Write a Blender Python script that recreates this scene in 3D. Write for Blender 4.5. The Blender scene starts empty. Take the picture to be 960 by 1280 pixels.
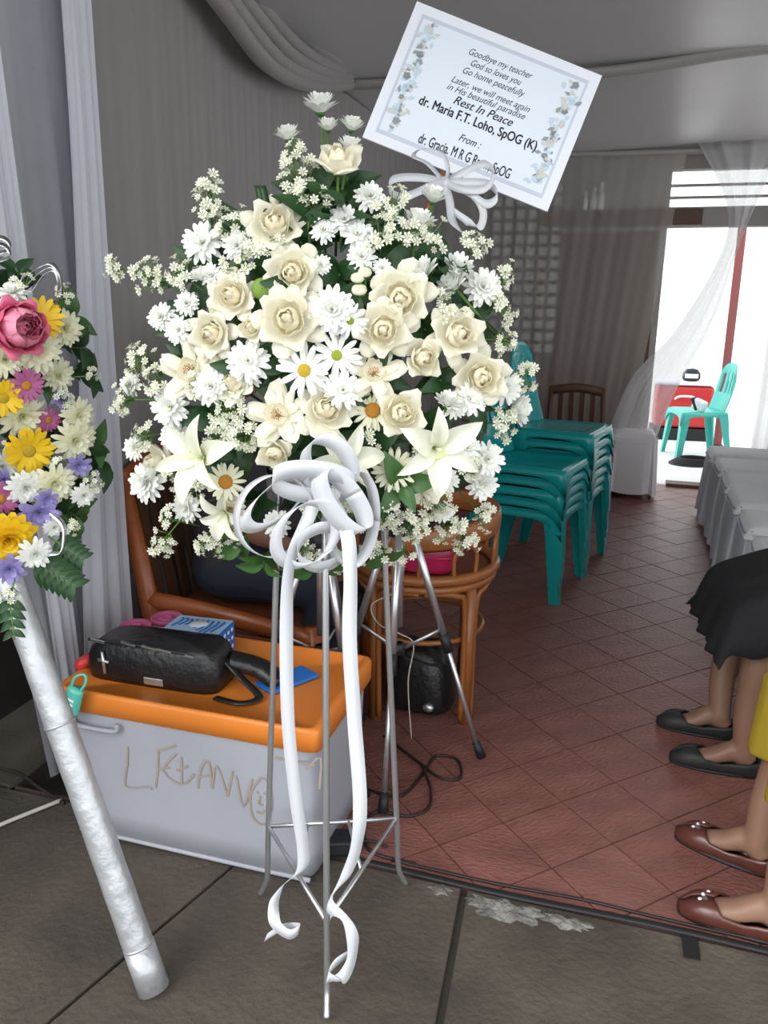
import bpy, bmesh, math, random
from mathutils import Vector, Matrix, Euler
from math import sin, cos, pi, radians as R
random.seed(7)
S = bpy.context.scene
COL = S.collection

# ------------------------------------------------------------------ camera, world, light
F, H, YAW, PITCH, ROLL = 1000.0, 1.36, R(16.7), R(15.0), 0.012
cd = bpy.data.cameras.new('camera'); cam = bpy.data.objects.new('camera', cd); COL.objects.link(cam)
cd.sensor_fit = 'VERTICAL'; cd.sensor_height = 36.0; cd.lens = F / 1280 * 36
cd.clip_start = 0.02; cd.clip_end = 200
cam.matrix_world = (Matrix.Translation((0, 0, H)) @ Matrix.Rotation(YAW, 4, 'Z') @
                    Matrix.Rotation(pi / 2 - PITCH, 4, 'X') @ Matrix.Rotation(ROLL, 4, 'Z'))
S.camera = cam
W = bpy.data.worlds.new('overcast_sky'); S.world = W; W.use_nodes = True
bg = W.node_tree.nodes['Background']
bg.inputs[0].default_value = (0.93, 0.97, 1.0, 1); bg.inputs[1].default_value = 1.9
sl = bpy.data.lights.new('veiled_sun', 'SUN'); sl.energy = 1.1; sl.angle = R(35); sl.color = (1, .97, .93)
so = bpy.data.objects.new('veiled_sun', sl); COL.objects.link(so)
so.rotation_euler = Vector((0.55, 1.0, -0.85)).to_track_quat('-Z', 'Y').to_euler()
vs = S.view_settings; vs.view_transform = 'Standard'; vs.look = 'None'; vs.gamma = 1; vs.exposure = 0.30
vs.use_curve_mapping = False

# ------------------------------------------------------------------ survey helpers (photo point -> place)
def ray(px, py):
    u, v = px - 480, py - 640
    c, s = cos(ROLL), sin(ROLL)
    u, v = u * c + v * s, -u * s + v * c
    x, y, z = u / F, 1.0, -v / F
    y, z = y * cos(PITCH) + z * sin(PITCH), -y * sin(PITCH) + z * cos(PITCH)
    return Vector((x * cos(YAW) - y * sin(YAW), x * sin(YAW) + y * cos(YAW), z))
O = Vector((0, 0, H))
def on(px, py, ax, val):
    d = ray(px, py); return O + d * ((val - O[ax]) / d[ax])
def fl(px, py, z=0): return on(px, py, 2, z)

# ------------------------------------------------------------------ materials
MATS = {}
def mat(name, col, rough=.6, metal=0, noise=0, nscale=8, col2=None, bump=0, bscale=40, spec=None, trans=0, sheen=0,
        alpha=1, stretch=None, glass=0, coat=0):
    m = bpy.data.materials.new(name); m.use_nodes = True
    nt = m.node_tree; n = nt.nodes; b = n['Principled BSDF']; out = n['Material Output']
    b.inputs['Base Color'].default_value = (*col, 1); b.inputs['Roughness'].default_value = rough
    b.inputs['Metallic'].default_value = metal
    if spec is not None: b.inputs['Specular IOR Level'].default_value = spec
    if sheen: b.inputs['Sheen Weight'].default_value = sheen
    if coat: b.inputs['Coat Weight'].default_value = coat
    if glass:
        b.inputs['Transmission Weight'].default_value = glass; b.inputs['IOR'].default_value = 1.45
    if noise or bump:
        tc = n.new('ShaderNodeTexCoord'); mp = n.new('ShaderNodeMapping')
        nt.links.new(tc.outputs['Object'], mp.inputs[0])
        if stretch: mp.inputs['Scale'].default_value = stretch
    if noise:
        t = n.new('ShaderNodeTexNoise'); t.inputs['Scale'].default_value = nscale; t.inputs['Detail'].default_value = 6
        nt.links.new(mp.outputs[0], t.inputs['Vector'])
        r = n.new('ShaderNodeValToRGB')
        r.color_ramp.elements[0].position = .5 - .5 / (1 + 2 * noise); r.color_ramp.elements[1].position = .5 + .5 / (1 + 2 * noise)
        c2 = col2 or tuple(max(0, c * (1 - .45 * noise)) for c in col)
        r.color_ramp.elements[0].color = (*c2, 1); r.color_ramp.elements[1].color = (*col, 1)
        nt.links.new(t.outputs[0], r.inputs[0]); nt.links.new(r.outputs[0], b.inputs['Base Color'])
    if bump:
        t2 = n.new('ShaderNodeTexNoise'); t2.inputs['Scale'].default_value = bscale; t2.inputs['Detail'].default_value = 4
        nt.links.new(mp.outputs[0], t2.inputs['Vector'])
        bp = n.new('ShaderNodeBump'); bp.inputs['Strength'].default_value = bump; bp.inputs['Distance'].default_value = .01
        nt.links.new(t2.outputs[0], bp.inputs['Height']); nt.links.new(bp.outputs[0], b.inputs['Normal'])
    surf = b.outputs[0]
    if trans:
        tl = n.new('ShaderNodeBsdfTranslucent'); tl.inputs[0].default_value = (*col, 1)
        mx = n.new('ShaderNodeMixShader'); mx.inputs[0].default_value = trans
        nt.links.new(surf, mx.inputs[1]); nt.links.new(tl.outputs[0], mx.inputs[2]); surf = mx.outputs[0]
    if alpha < 1:
        tp = n.new('ShaderNodeBsdfTransparent'); mx = n.new('ShaderNodeMixShader'); mx.inputs[0].default_value = alpha
        nt.links.new(tp.outputs[0], mx.inputs[1]); nt.links.new(surf, mx.inputs[2]); surf = mx.outputs[0]
    nt.links.new(surf, out.inputs[0])
    MATS[name] = m
    return m
M = MATS
mat('tile', (.29, .120, .098), .33, noise=.9, nscale=5, col2=(.195, .080, .066), bump=.55, bscale=50, stretch=(1, 2.2, 1))
mat('grout', (.09, .045, .04), .9)
mat('concrete', (.116, .096, .074), .8, noise=.9, nscale=3.5, col2=(.055, .045, .035), bump=.5, bscale=60)
mat('concrete_joint', (.075, .065, .054), .95, noise=.5, nscale=30)
mat('mortar', (.34, .33, .30), .95, noise=1, nscale=25, col2=(.12, .11, .10), bump=1, bscale=90)
mat('plaster', (.36, .34, .32), .9, noise=.3, nscale=2)
mat('ceiling_cloth', (.43, .415, .415), .34, noise=.2, nscale=1.5, sheen=.2)
mat('cloth_roll', (.36, .35, .335), .6)
mat('drape', (.255, .236, .230), .7, noise=.25, nscale=3, stretch=(1, 12, .6), sheen=.2)
mat('sheer_far', (.56, .53, .50), .8, alpha=.42, trans=.3)
mat('sheer', (.62, .62, .63), .8, alpha=.62, trans=.45)
mat('lace', (.46, .47, .52), .8, alpha=.72, trans=.25, noise=.25, nscale=14)
mat('lace_hem', (.74, .75, .82), .8, alpha=.93, trans=.2, noise=.2, nscale=20)
mat('dark_wood', (.10, .042, .02), .5, noise=.6, nscale=10, stretch=(1, 1, 6))
mat('shade_wood', (.035, .027, .022), .8, noise=.6, nscale=6)  # near-black brown; the void's darkness is put into the colour
mat('red_wood', (.20, .035, .03), .5)
mat('block', (.52, .51, .50), .9)  # pale tone stands in for light coming through the vent holes
mat('block_back', (.15, .14, .135), .9)
mat('orange_wood', (.36, .095, .022), .38, noise=.5, nscale=9, stretch=(1, 1, 5), coat=.2)
mat('rattan', (.34, .115, .030), .38, noise=.5, nscale=14, coat=.2)
mat('brown_panel', (.22, .065, .03), .45, noise=.4, nscale=8)
mat('green_plastic', (.005, .28, .29), .25, noise=.1, nscale=3)
mat('mint_plastic', (.07, .52, .45), .35)
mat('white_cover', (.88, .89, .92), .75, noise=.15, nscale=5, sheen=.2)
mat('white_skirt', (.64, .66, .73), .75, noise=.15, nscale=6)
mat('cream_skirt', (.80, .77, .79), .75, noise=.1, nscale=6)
mat('bin', (.50, .51, .565), .45, noise=.35, nscale=4, col2=(.42, .43, .48), trans=.15)
mat('orange_lid', (.78, .23, .03), .4, noise=.15, nscale=4)
mat('scribble', (.36, .295, .24), .8)
mat('black_leather', (.012, .012, .013), .32, bump=.25, bscale=70)
mat('black', (.014, .014, .016), .55)
mat('black_cloth', (.010, .010, .012), .85, bump=.2, bscale=60)
mat('navy', (.012, .016, .030), .8, bump=.2, bscale=50)
mat('dark_top', (.028, .022, .03), .8)
mat('mustard', (.36, .25, .015), .75, bump=.2, bscale=40)
mat('skin', (.25, .135, .085), .5, noise=.15, nscale=6)
mat('skin_light', (.29, .16, .105), .5, noise=.15, nscale=6)
mat('skin_dark', (.24, .11, .065), .5, noise=.15, nscale=6)
mat('hair', (.012, .009, .008), .45)
mat('eye_white', (.75, .74, .7), .3)
mat('lips', (.33, .10, .08), .5)
mat('charcoal_shoe', (.020, .021, .022), .6, bump=.2, bscale=80)
mat('maroon_shoe', (.11, .026, .02), .28, coat=.4)
mat('brown_shoe', (.105, .032, .022), .32, coat=.3)
mat('stone', (.9, .88, .92), .08, spec=1)
mat('gold', (.75, .5, .2), .25, metal=1)
mat('silver', (.62, .63, .65), .3, metal=.85)
mat('chrome', (.78, .78, .8), .22, metal=1)
mat('silver_foil', (.60, .61, .63), .40, metal=.55, noise=.35, nscale=18, col2=(.42, .43, .45), bump=.35, bscale=38)
mat('card', (.85, .87, .93), .55)
mat('card_centre', (.80, .86, .94), .55)
mat('card_border', (.60, .64, .74), .55)
mat('ink', (.035, .035, .045), .7)
mat('print_grey', (.32, .35, .35), .7)
mat('print_blue', (.58, .71, .78), .7)
mat('print_beige', (.66, .64, .58), .7)
mat('satin', (.74, .755, .79), .22, sheen=.3, trans=.15)
mat('rose', (.97, .93, .77), .55, trans=.32)
mat('rose_in', (.98, .92, .72), .55, trans=.32)
mat('rose_brown', (.55, .27, .08), .7)
mat('mum', (.92, .93, .88), .55, trans=.2)
mat('mum_cream', (.88, .87, .66), .55, trans=.2)
mat('lily', (.92, .92, .78), .45, trans=.25)
mat('lily_in', (.72, .80, .38), .5)
mat('floret', (.86, .87, .72), .6, trans=.2)
mat('floret_in', (.58, .58, .26), .7)
mat('disc_green', (.36, .42, .03), .8, bump=.5, bscale=300)
mat('disc_yellow', (.62, .42, .03), .8, bump=.5, bscale=300)
mat('disc_orange', (.62, .27, .03), .8, bump=.5, bscale=300)
mat('stem', (.10, .20, .045), .55)
mat('leaf', (.022, .070, .020), .42, noise=.5, nscale=14, spec=.4)
mat('leaf_mid', (.05, .14, .03), .42, noise=.5, nscale=14)
mat('leaf_lime', (.16, .26, .03), .5)
mat('foam', (.02, .06, .025), .95)
mat('peony', (.80, .17, .30), .5, trans=.15)
mat('peony_in', (.86, .30, .42), .5, trans=.15)
mat('yellow_petal', (.90, .60, .02), .5, trans=.15)
mat('mauve_petal', (.50, .14, .32), .5, trans=.15)
mat('violet_petal', (.36, .31, .62), .55, trans=.15)
mat('pink_plastic', (.55, .11, .26), .35)
mat('pink_tray', (.62, .03, .13), .35)
mat('blue_box', (.02, .16, .55), .45)
mat('blue_top', (.42, .62, .82), .45)
mat('teal_gel', (.12, .55, .45), .2)
mat('red_plastic', (.60, .04, .04), .35)
mat('cable', (.02, .012, .012), .5)
mat('pale_cable', (.55, .50, .44), .6)
mat('glass', (.92, .93, .95), .08, alpha=.8)  # pale and mostly opaque: the beam bottles' glint is put into the colour
mat('outdoor_ground', (.75, .75, .74), .85)
mat('outdoor_wall', (.82, .82, .81), .85)
mat('tape', (.018, .018, .018), .5)

# ------------------------------------------------------------------ mesh helpers
def crom(pts, n=6, closed=False):
    P = [Vector(p) for p in pts]; out = []; L = len(P)
    for i in range(L if closed else L - 1):
        if closed: a, b, c, d = P[i - 1], P[i], P[(i + 1) % L], P[(i + 2) % L]
        else: a, b, c, d = P[max(i - 1, 0)], P[i], P[i + 1], P[min(i + 2, L - 1)]
        for k in range(n):
            t = k / n
            out.append(.5 * ((2 * b) + (c - a) * t + (2 * a - 5 * b + 4 * c - d) * t * t + (3 * b - a - 3 * c + d) * t ** 3))
    if not closed: out.append(P[-1].copy())
    return out
def lerp(a, b, t): return a + (b - a) * t
class MB:
    def __init__(s): s.v = []; s.f = []
    def add(s, vs, fs, M=None):
        o = len(s.v)
        s.v += [tuple(M @ Vector(v)) if M else tuple(v) for v in vs]
        s.f += [tuple(i + o for i in f) for f in fs]; return s
    def box(s, c, d, rot=None):
        x, y, z = d[0] / 2, d[1] / 2, d[2] / 2
        Mx = Matrix.Translation(c) @ (Euler(rot).to_matrix().to_4x4() if rot else Matrix.Identity(4))
        v = [(sx * x, sy * y, sz * z) for sx in (-1, 1) for sy in (-1, 1) for sz in (-1, 1)]
        return s.add(v, [(0, 1, 3, 2), (4, 6, 7, 5), (0, 4, 5, 1), (2, 3, 7, 6), (0, 2, 6, 4), (1, 5, 7, 3)], Mx)
    def tube(s, pts, r, n=8, closed=False, ref=None, cap=True):
        P = [Vector(p) for p in pts]; L = len(P); vs = []; fs = []
        up = Vector(ref) if ref else None; prev = None
        for i in range(L):
            if closed: t = P[(i + 1) % L] - P[i - 1]
            else: t = P[min(i + 1, L - 1)] - P[max(i - 1, 0)]
            if t.length < 1e-9: t = Vector((0, 0, 1))
            t.normalize()
            if up is not None: a = up - t * up.dot(t)
            elif prev is None:
                q = Vector((0, 0, 1)) if abs(t.z) < .9 else Vector((1, 0, 0)); a = q - t * q.dot(t)
            else: a = prev - t * prev.dot(t)
            if a.length < 1e-6: a = t.orthogonal()
            a.normalize(); prev = a; b = t.cross(a)
            ri = r[i] if isinstance(r, list) else r
            ra, rb = ri if isinstance(ri, tuple) else (ri, ri)
            for k in range(n):
                w = 2 * pi * k / n; vs.append(P[i] + a * cos(w) * ra + b * sin(w) * rb)
        m = L if closed else L - 1
        for i in range(m):
            for k in range(n):
                j = (i + 1) % L
                fs.append((i * n + k, i * n + (k + 1) % n, j * n + (k + 1) % n, j * n + k))
        if not closed and cap:
            fs.append(tuple(range(n - 1, -1, -1))); fs.append(tuple((L - 1) * n + k for k in range(n)))
        return s.add(vs, fs)
    def lathe(s, prof, n=16, M=None, cap=False):
        vs = [(r * cos(2 * pi * k / n), r * sin(2 * pi * k / n), z) for r, z in prof for k in range(n)]
        fs = [(i * n + k, i * n + (k + 1) % n, (i + 1) * n + (k + 1) % n, (i + 1) * n + k) for i in range(len(prof) - 1) for k in range(n)]
        if cap: fs += [tuple(range(n - 1, -1, -1)), tuple((len(prof) - 1) * n + k for k in range(n))]
        return s.add(vs, fs, M)
    def grid(s, fn, nu, nv, M=None, closeu=False):
        vs = [fn(i / (nu if closeu else nu - 1), j / (nv - 1)) for j in range(nv) for i in range(nu)]
        fs = [(j * nu + i, j * nu + (i + 1) % nu, (j + 1) * nu + (i + 1) % nu, (j + 1) * nu + i)
              for j in range(nv - 1) for i in range(nu if closeu else nu - 1)]
        return s.add(vs, fs, M)
    def ell(s, c, rad, n=14, m=9, rot=None):
        Mx = Matrix.Translation(c) @ (Euler(rot).to_matrix().to_4x4() if rot else Matrix.Identity(4))
        pr = [(sin(pi * i / m), -cos(pi * i / m)) for i in range(m + 1)]
        pr[0] = (1e-3, -1); pr[-1] = (1e-3, 1)
        return s.lathe(pr, n, Mx @ Matrix.Diagonal((*rad, 1)), cap=True)
    def strip(s, pts, side, w):
        P = [Vector(p) for p in pts]; vs = []; fs = []
        for i, p in enumerate(P):
            sd = side[i] if isinstance(side, list) else side
            ww = w[i] if isinstance(w, list) else w
            sd = Vector(sd).normalized(); vs += [p - sd * ww / 2, p + sd * ww / 2]
        fs = [(2 * i, 2 * i + 1, 2 * i + 3, 2 * i + 2) for i in range(len(P) - 1)]
        return s.add(vs, fs)
    def mesh(s, name, m, smooth=True):
        me = bpy.data.meshes.new(name); me.from_pydata(s.v, [], s.f); me.update()
        if m: me.materials.append(M[m])
        if smooth: me.polygons.foreach_set('use_smooth', [True] * len(me.polygons))
        return me
    def build(s, name, m, parent=None, smooth=True, bevel=0, solid=0, sub=0, remesh=0):
        o = bpy.data.objects.new(name, s.mesh(name, m, smooth)); COL.objects.link(o)
        if parent: o.parent = parent
        if remesh:
            d = o.modifiers.new('r', 'REMESH'); d.mode = 'VOXEL'; d.voxel_size = remesh; d.use_smooth_shade = True
            d = o.modifiers.new('s', 'SMOOTH'); d.iterations = 6; d.factor = .5
        if solid: d = o.modifiers.new('t', 'SOLIDIFY'); d.thickness = solid; d.offset = 0
        if bevel:
            d = o.modifiers.new('b', 'BEVEL'); d.width = bevel; d.segments = 2; d.limit_method = 'ANGLE'; d.angle_limit = R(40)
            if smooth:
                d = o.modifiers.new('w', 'WEIGHTED_NORMAL')
        if sub: d = o.modifiers.new('u', 'SUBSURF'); d.levels = d.render_levels = sub
        return o
def inst(me, name, parent=None, mtx=None):
    o = bpy.data.objects.new(name, me); COL.objects.link(o)
    if parent: o.parent = parent
    if mtx is not None: o.matrix_local = mtx
    return o
def tag(o, label=None, cat=None, group=None, kind=None):
    if label: o['label'] = label
    if cat: o['category'] = cat
    if group: o['group'] = group
    if kind: o['kind'] = kind
    return o
def thing(name, label, cat, loc=(0, 0, 0), rotz=0, group=None):
    o = bpy.data.objects.new(name, None); COL.objects.link(o); o.empty_display_size = .05
    o.location = loc; o.rotation_euler = (0, 0, rotz)
    return tag(o, label, cat, group)
def dup(root, mtx=None, label=None, group=None):
    r = root.copy(); COL.objects.link(r)
    if mtx is not None: r.matrix_world = mtx
    if label: r['label'] = label
    if group: r['group'] = group
    for ch in root.children:
        c = ch.copy(); COL.objects.link(c); c.parent = r
        for g in ch.children:
            d = g.copy(); COL.objects.link(d); d.parent = c
    return r
def struct(o): o['kind'] = 'structure'; return o
def frame(p, z, roll=0, s=1):
    q = Vector(z).normalized().to_track_quat('Z', 'Y')
    return Matrix.Translation(p) @ q.to_matrix().to_4x4() @ Matrix.Rotation(roll, 4, 'Z') @ Matrix.Scale(s, 4)

# ------------------------------------------------------------------ setting: floor, ground, walls, ceiling
XL, YB, ZC, YE, XR = -1.58, 6.36, 2.38, 1.62, 3.3
def clip(poly, a, b, c):     # keep a*x+b*y<=c
    out = []
    for i in range(len(poly)):
        p, q = poly[i], poly[(i + 1) % len(poly)]
        dp, dq = a * p[0] + b * p[1] - c, a * q[0] + b * q[1] - c
        if dp <= 0: out.append(p)
        if dp * dq < 0:
            t = dp / (dp - dq); out.append((p[0] + (q[0] - p[0]) * t, p[1] + (q[1] - p[1]) * t))
    return out
def prism(mb, poly, z0, z1):
    n = len(poly)
    mb.add([(x, y, z0) for x, y in poly] + [(x, y, z1) for x, y in poly],
           [tuple(range(n - 1, -1, -1)), tuple(range(n, 2 * n))] + [(i, (i + 1) % n, n + (i + 1) % n, n + i) for i in range(n)])
fb = MB().box(((XL + XR) / 2, (YE + YB) / 2, -.034), (XR - XL, YB - YE, .06))
floor = struct(fb.build('floor', 'grout', smooth=False))
TS = .2013; t0 = fl(629, 1028); e1 = Vector((cos(R(45)), sin(R(45)), 0)); e2 = Vector((-sin(R(45)), cos(R(45)), 0))
g = TS / 2 - .0022
tile_me = MB(); prism(tile_me, [(-g, -g), (g, -g), (g, g), (-g, g)], -.004, 0)
tile_mesh = tile_me.mesh('tile', 'tile', False)
rest = MB(); cnt = 0
for i in range(-30, 40):
    for j in range(-30, 40):
        c = t0 + e1 * TS * (i + .5) + e2 * TS * (j + .5)
        if not (XL - .15 < c.x < XR + .15 and YE - .15 < c.y < YB + .15): continue
        poly = [tuple((c + e1 * a * g + e2 * b * g)[:2]) for a, b in ((-1, -1), (1, -1), (1, 1), (-1, 1))]
        full = poly
        for pl in ((0, -1, -YE), (0, 1, YB), (-1, 0, -XL), (1, 0, XR)): poly = clip(poly, *pl) if len(poly) > 2 else []
        if len(poly) < 3 or (c.x < -1.22 and c.y < 2.0): continue
        seen = -.75 < c.x < .62
        rz = random.choice((0, 2)) * pi / 2
        dz = random.uniform(-.0006, .0006)
        if seen and poly == full:
            inst(tile_mesh, 'tile', floor, Matrix.Translation((c.x, c.y, dz)) @ Matrix.Rotation(R(45) + rz, 4, 'Z'))
        elif seen:
            mb = MB(); prism(mb, poly, -.004, dz); mb.build('tile', 'tile', floor, False)
        else: prism(rest, poly, -.004, dz)
tag(rest.build('tile', 'tile', floor, False), kind='stuff')
# concrete apron in front
gb = MB().box((.4, -1.19, -.05), (7.5, 5.58, .06)); gb.box((-2.45, 2.4, -.05), (1.7, 1.6, .06))
ground = struct(gb.build('ground', 'concrete_joint', smooth=False))
def slab(poly):
    mb = MB(); prism(mb, poly, -.03, -.004); return mb.build('slab', 'concrete', ground, False, bevel=.004)
y1 = YE - .012
slab([(-.238, -4), (4.1, -4), (4.1, y1), (-.262, y1), (-.236, 1.227)])
slab([(-1.58, YE), (-1.2, YE), (-1.2, 2.0), (-1.58, 2.0)])
slab([(-3.3, YE), (-1.6, YE), (-1.6, 3.1), (-3.3, 3.1)])
slab([(-2.0, -4), (-1.55, -4), (-.975, 1.0), (-.82, 1.58), (-.82, y1), (-3.3, y1), (-3.3, -4)])
slab([(-1.545, -4), (-.252, -4), (-.252, 1.227), (-.279, y1), (-.812, y1), (-.812, 1.58), (-.966, 1.0)])
def blob_patch(c, rx, ry, n=26, seed=1, h=.006):
    rnd = random.Random(seed); mb = MB(); vs = [(c[0], c[1], h)]; fs = []
    rr = [1 + rnd.uniform(-.35, .25) for _ in range(n)]
    for ring, k in ((.6, .8), (1, 0)):
        for i in range(n):
            a = 2 * pi * i / n; vs.append((c[0] + cos(a) * rx * rr[i] * ring, c[1] + sin(a) * ry * rr[i] * ring, h * k - .004 * (1 - k)))
    fs = [(0, 1 + i, 1 + (i + 1) % n) for i in range(n)] + [(1 + i, 1 + n + i, 1 + n + (i + 1) % n, 1 + (i + 1) % n) for i in range(n)]
    return mb.add(vs, fs)
blob_patch((-.16, 1.568), .095, .036, seed=3, h=.004).build('mortar_patch', 'mortar', ground)
blob_patch((-.03, 1.570), .06, .020, seed=5, h=.003).build('mortar_patch', 'mortar', ground)
blob_patch((-.325, 1.585), .03, .018, seed=8, h=.003).build('mortar_patch', 'mortar', ground)
# edge strip with thin cable
tr = struct(MB().tube([(x, 1.612 + .004 * sin(9 * x), .004) for x in [(-.64 + i * .1) for i in range(25)]], (.005, .010), 8, ref=(0, 0, 1)).build('trim_1', 'black'))
# ceiling
def ceil_fn(u, v):
    x, y = lerp(XL, XR, u), lerp(.55, YB + .05, v)
    k = (y - 3.98) / 2.2
    return (x, y, ZC + .03 * (1 - abs(sin(pi * k))) - .035 + .012 * sin(x * 2.1 + y) )
ceiling = struct(MB().grid(ceil_fn, 40, 60).build('ceiling', 'ceiling_cloth'))
struct(MB().box(((XL + XR) / 2, 3.5, ZC + .12), (XR - XL + .2, 6.0, .05)).build('roof', 'plaster', smooth=False))
def roll(name, pts, r):
    return struct(MB().tube(crom(pts, 8), r, 10, ref=(0, 0, 1)).build(name, 'cloth_roll'))
roll('trim_2', [(-1.5, 4.1, 2.37), (-.6, 4.08, 2.345), (-.1, 4.03, 2.34), (.5, 3.93, 2.365), (1.4, 3.9, 2.36), (3.2, 3.9, 2.37)], (.022, .05))
roll('trim_3', [(-1.5, 6.24, 2.37), (-.4, 6.22, 2.35), (.3, 6.2, 2.34), (.9, 6.2, 2.36), (2, 6.2, 2.36), (3.2, 6.2, 2.36)], (.02, .035))
# walls
struct(MB().box((XL - .05, 4.15, 1.24), (.1, 4.5, 2.5)).build('wall_left', 'plaster', smooth=False))
struct(MB().box((XL - .35, 1.5, 1.24), (.08, 2.3, 2.5)).build('dark_backdrop_wall', 'shade_wood', smooth=False))  # added dark wall for the void beyond the lace, keeps the sky out
struct(MB().box((XR + .05, 6.1, 1.24), (.1, .7, 2.5)).build('wall_right', 'plaster', smooth=False))
wb = MB(); DX0, DX1, DZ = .175, 1.15, 1.87
wb.box(((XL + DX0) / 2, YB + .06, 1.24), (DX0 - XL, .12, 2.5)); wb.box(((DX1 + XR) / 2, YB + .06, 1.24), (XR - DX1, .12, 2.5))
wb.box(((DX0 + DX1) / 2, YB + .06, 1.93), (DX1 - DX0, .12, .12)); wb.box(((DX0 + DX1) / 2, YB + .06, 2.37), (DX1 - DX0, .12, .24))
wall_back = struct(wb.build('wall_back', 'plaster', smooth=False))
MB().box((-.15, YB - .03, 1.93), (1.1, .09, .11)).build('beam', 'dark_wood', wall_back, False, bevel=.004)
MB().box((-.29, YB - .005, .92), (.84, .03, 1.84)).build('shutter_panel', 'dark_wood', wall_back, False, bevel=.004)
vent = struct(MB().box(((DX0 + DX1) / 2, YB + .05, 1.995), (DX1 - DX0, .1, .014)).build('window_1', 'plaster', smooth=False))
for z in (2.07, 2.15): MB().box(((DX0 + DX1) / 2, YB + .06, z), (DX1 - DX0, .05, .014)).build('louvre', 'plaster', vent, False)
MB().box((-.82, YB - .008, 1.57), (.52, .016, 1.26)).build('block_backing', 'block_back', wall_back, False)  # darkened backing gives the painted light spots their contrast
blk_me = MB().box((0, 0, 0), (.058, .04, .058)).mesh('lit_vent_block', 'block', False)  # vent blocks as solid pale squares, light through their holes painted in
for i in range(6):
    for j in range(14): inst(blk_me, 'lit_vent_block', wall_back, Matrix.Translation((-1.04 + i * .088, YB - .03, 1.0 + j * .088)))
# door leaf standing open, dark red
door = struct(MB().box((DX1 - .02, YB + .30, .93), (.04, .50, 1.84)).build('door_1', 'red_wood', smooth=False, bevel=.004))
MB().lathe([(.003, 0), (.02, .003), (.022, .03), (.003, .036)], 12, Matrix.Translation((DX1 - .04, YB + .50, .95)) @ Matrix.Rotation(-pi / 2, 4, 'Y')).build('handle', 'chrome', door)
MB().box(((DX0 + .62), YB - .005, .012), (.9, .13, .024)).build('sill', 'dark_wood', door, False, bevel=.004)
# outside
struct(MB().box((2, 12.5, -.05), (22, 12, .06)).build('courtyard_ground', 'outdoor_ground', smooth=False))
struct(MB().box((1.5, 13.5, 1.4), (14, .2, 3.6)).build('courtyard_wall', 'outdoor_wall', smooth=False))

# ------------------------------------------------------------------ curtains
def curtain(name, label, mt, top, bot, nu, nv, amp, freq, nrm, seed=0, ease=None):
    rnd = random.Random(seed); ph = [rnd.uniform(0, 6.28) for _ in range(4)]; nrm = Vector(nrm)
    def fn(u, v):
        a, b = top(u), bot(u); p = lerp(Vector(a), Vector(b), v)
        if ease: p += Vector(ease(u, v))
        w = sin(freq * u + ph[0] + .5 * sin(3 * v + ph[1])) + .5 * sin(freq * 2.3 * u + ph[2] + v) + .35 * sin(freq * .37 * u + ph[3])
        return tuple(p + nrm * amp * w * (.45 + .55 * v))
    return tag(MB().grid(fn, nu, nv).build(name, mt), label, 'curtain')
curtain('wall_drape', 'long grey cloth drape covering the whole side wall behind the flowers', 'drape',
        lambda u: (-1.50, 2.02 + 4.2 * u, 2.36), lambda u: (-1.49, 2.02 + 4.2 * u, .02), 420, 14, .0045, 190, (1, 0, 0), 2)
curtain('lace_curtain', 'pale sheer lace curtain hanging at the open end of the side wall', 'lace',
        lambda u: (-1.47, 1.36 + .74 * u, 2.42), lambda u: (-1.475, 1.66 + .44 * u, .02), 150, 14, .009, 26, (1, .2, 0), 5)
curtain('lace_curtain', 'gathered white lace curtain edge beside the long grey wall drape', 'lace_hem',
        lambda u: (-1.44, 1.93 + .13 * u, 2.42), lambda u: (-1.44, 1.80 + .24 * u, .06), 50, 20, .008, 16, (1, .3, 0), 9,
        ease=lambda u, v: (0, .03 * sin(5 * v) * (1 - u), 0))
curtain('lace_curtain', 'narrow white lace curtain fold above the colourful flower stand', 'lace_hem',
        lambda u: (-1.44, 1.57 + .10 * u, 2.42), lambda u: (-1.44, 1.69 + .09 * u, .05), 36, 20, .006, 12, (1, .3, 0), 12)
# bunched swag along the top of the side wall
sw = MB()
for k in range(6):
    f = k / 5; pts = [on(lerp(225, 318, f), -60, 0, -1.41), on(lerp(278, 352, f), lerp(8, 0, f), 0, -1.38 + .02 * sin(3 * f)), on(lerp(338, 392, f), lerp(84, 38, f), 0, -1.36 + .02 * sin(5 * f)), on(lerp(392, 420, f), lerp(108, 64, f), 0, -1.37), on(436, lerp(106, 78, f), 0, -1.41)]
    sw.tube(crom(pts, 7), (.034 - .004 * (k % 2), .024), 10, ref=(1, 0, 0))
tag(sw.build('ceiling_swag', 'drape'), 'bunched grey satin swag hanging where ceiling meets the side drape', 'drape')
curtain('sheer_curtain', 'grey sheer curtain hung flat across the back wall', 'sheer_far',
        lambda u: (-1.5 + 1.75 * u, 6.20, 2.33), lambda u: (-1.5 + 1.5 * u, 6.2, .03), 260, 12, .007, 55, (0, 1, 0), 4)
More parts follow.
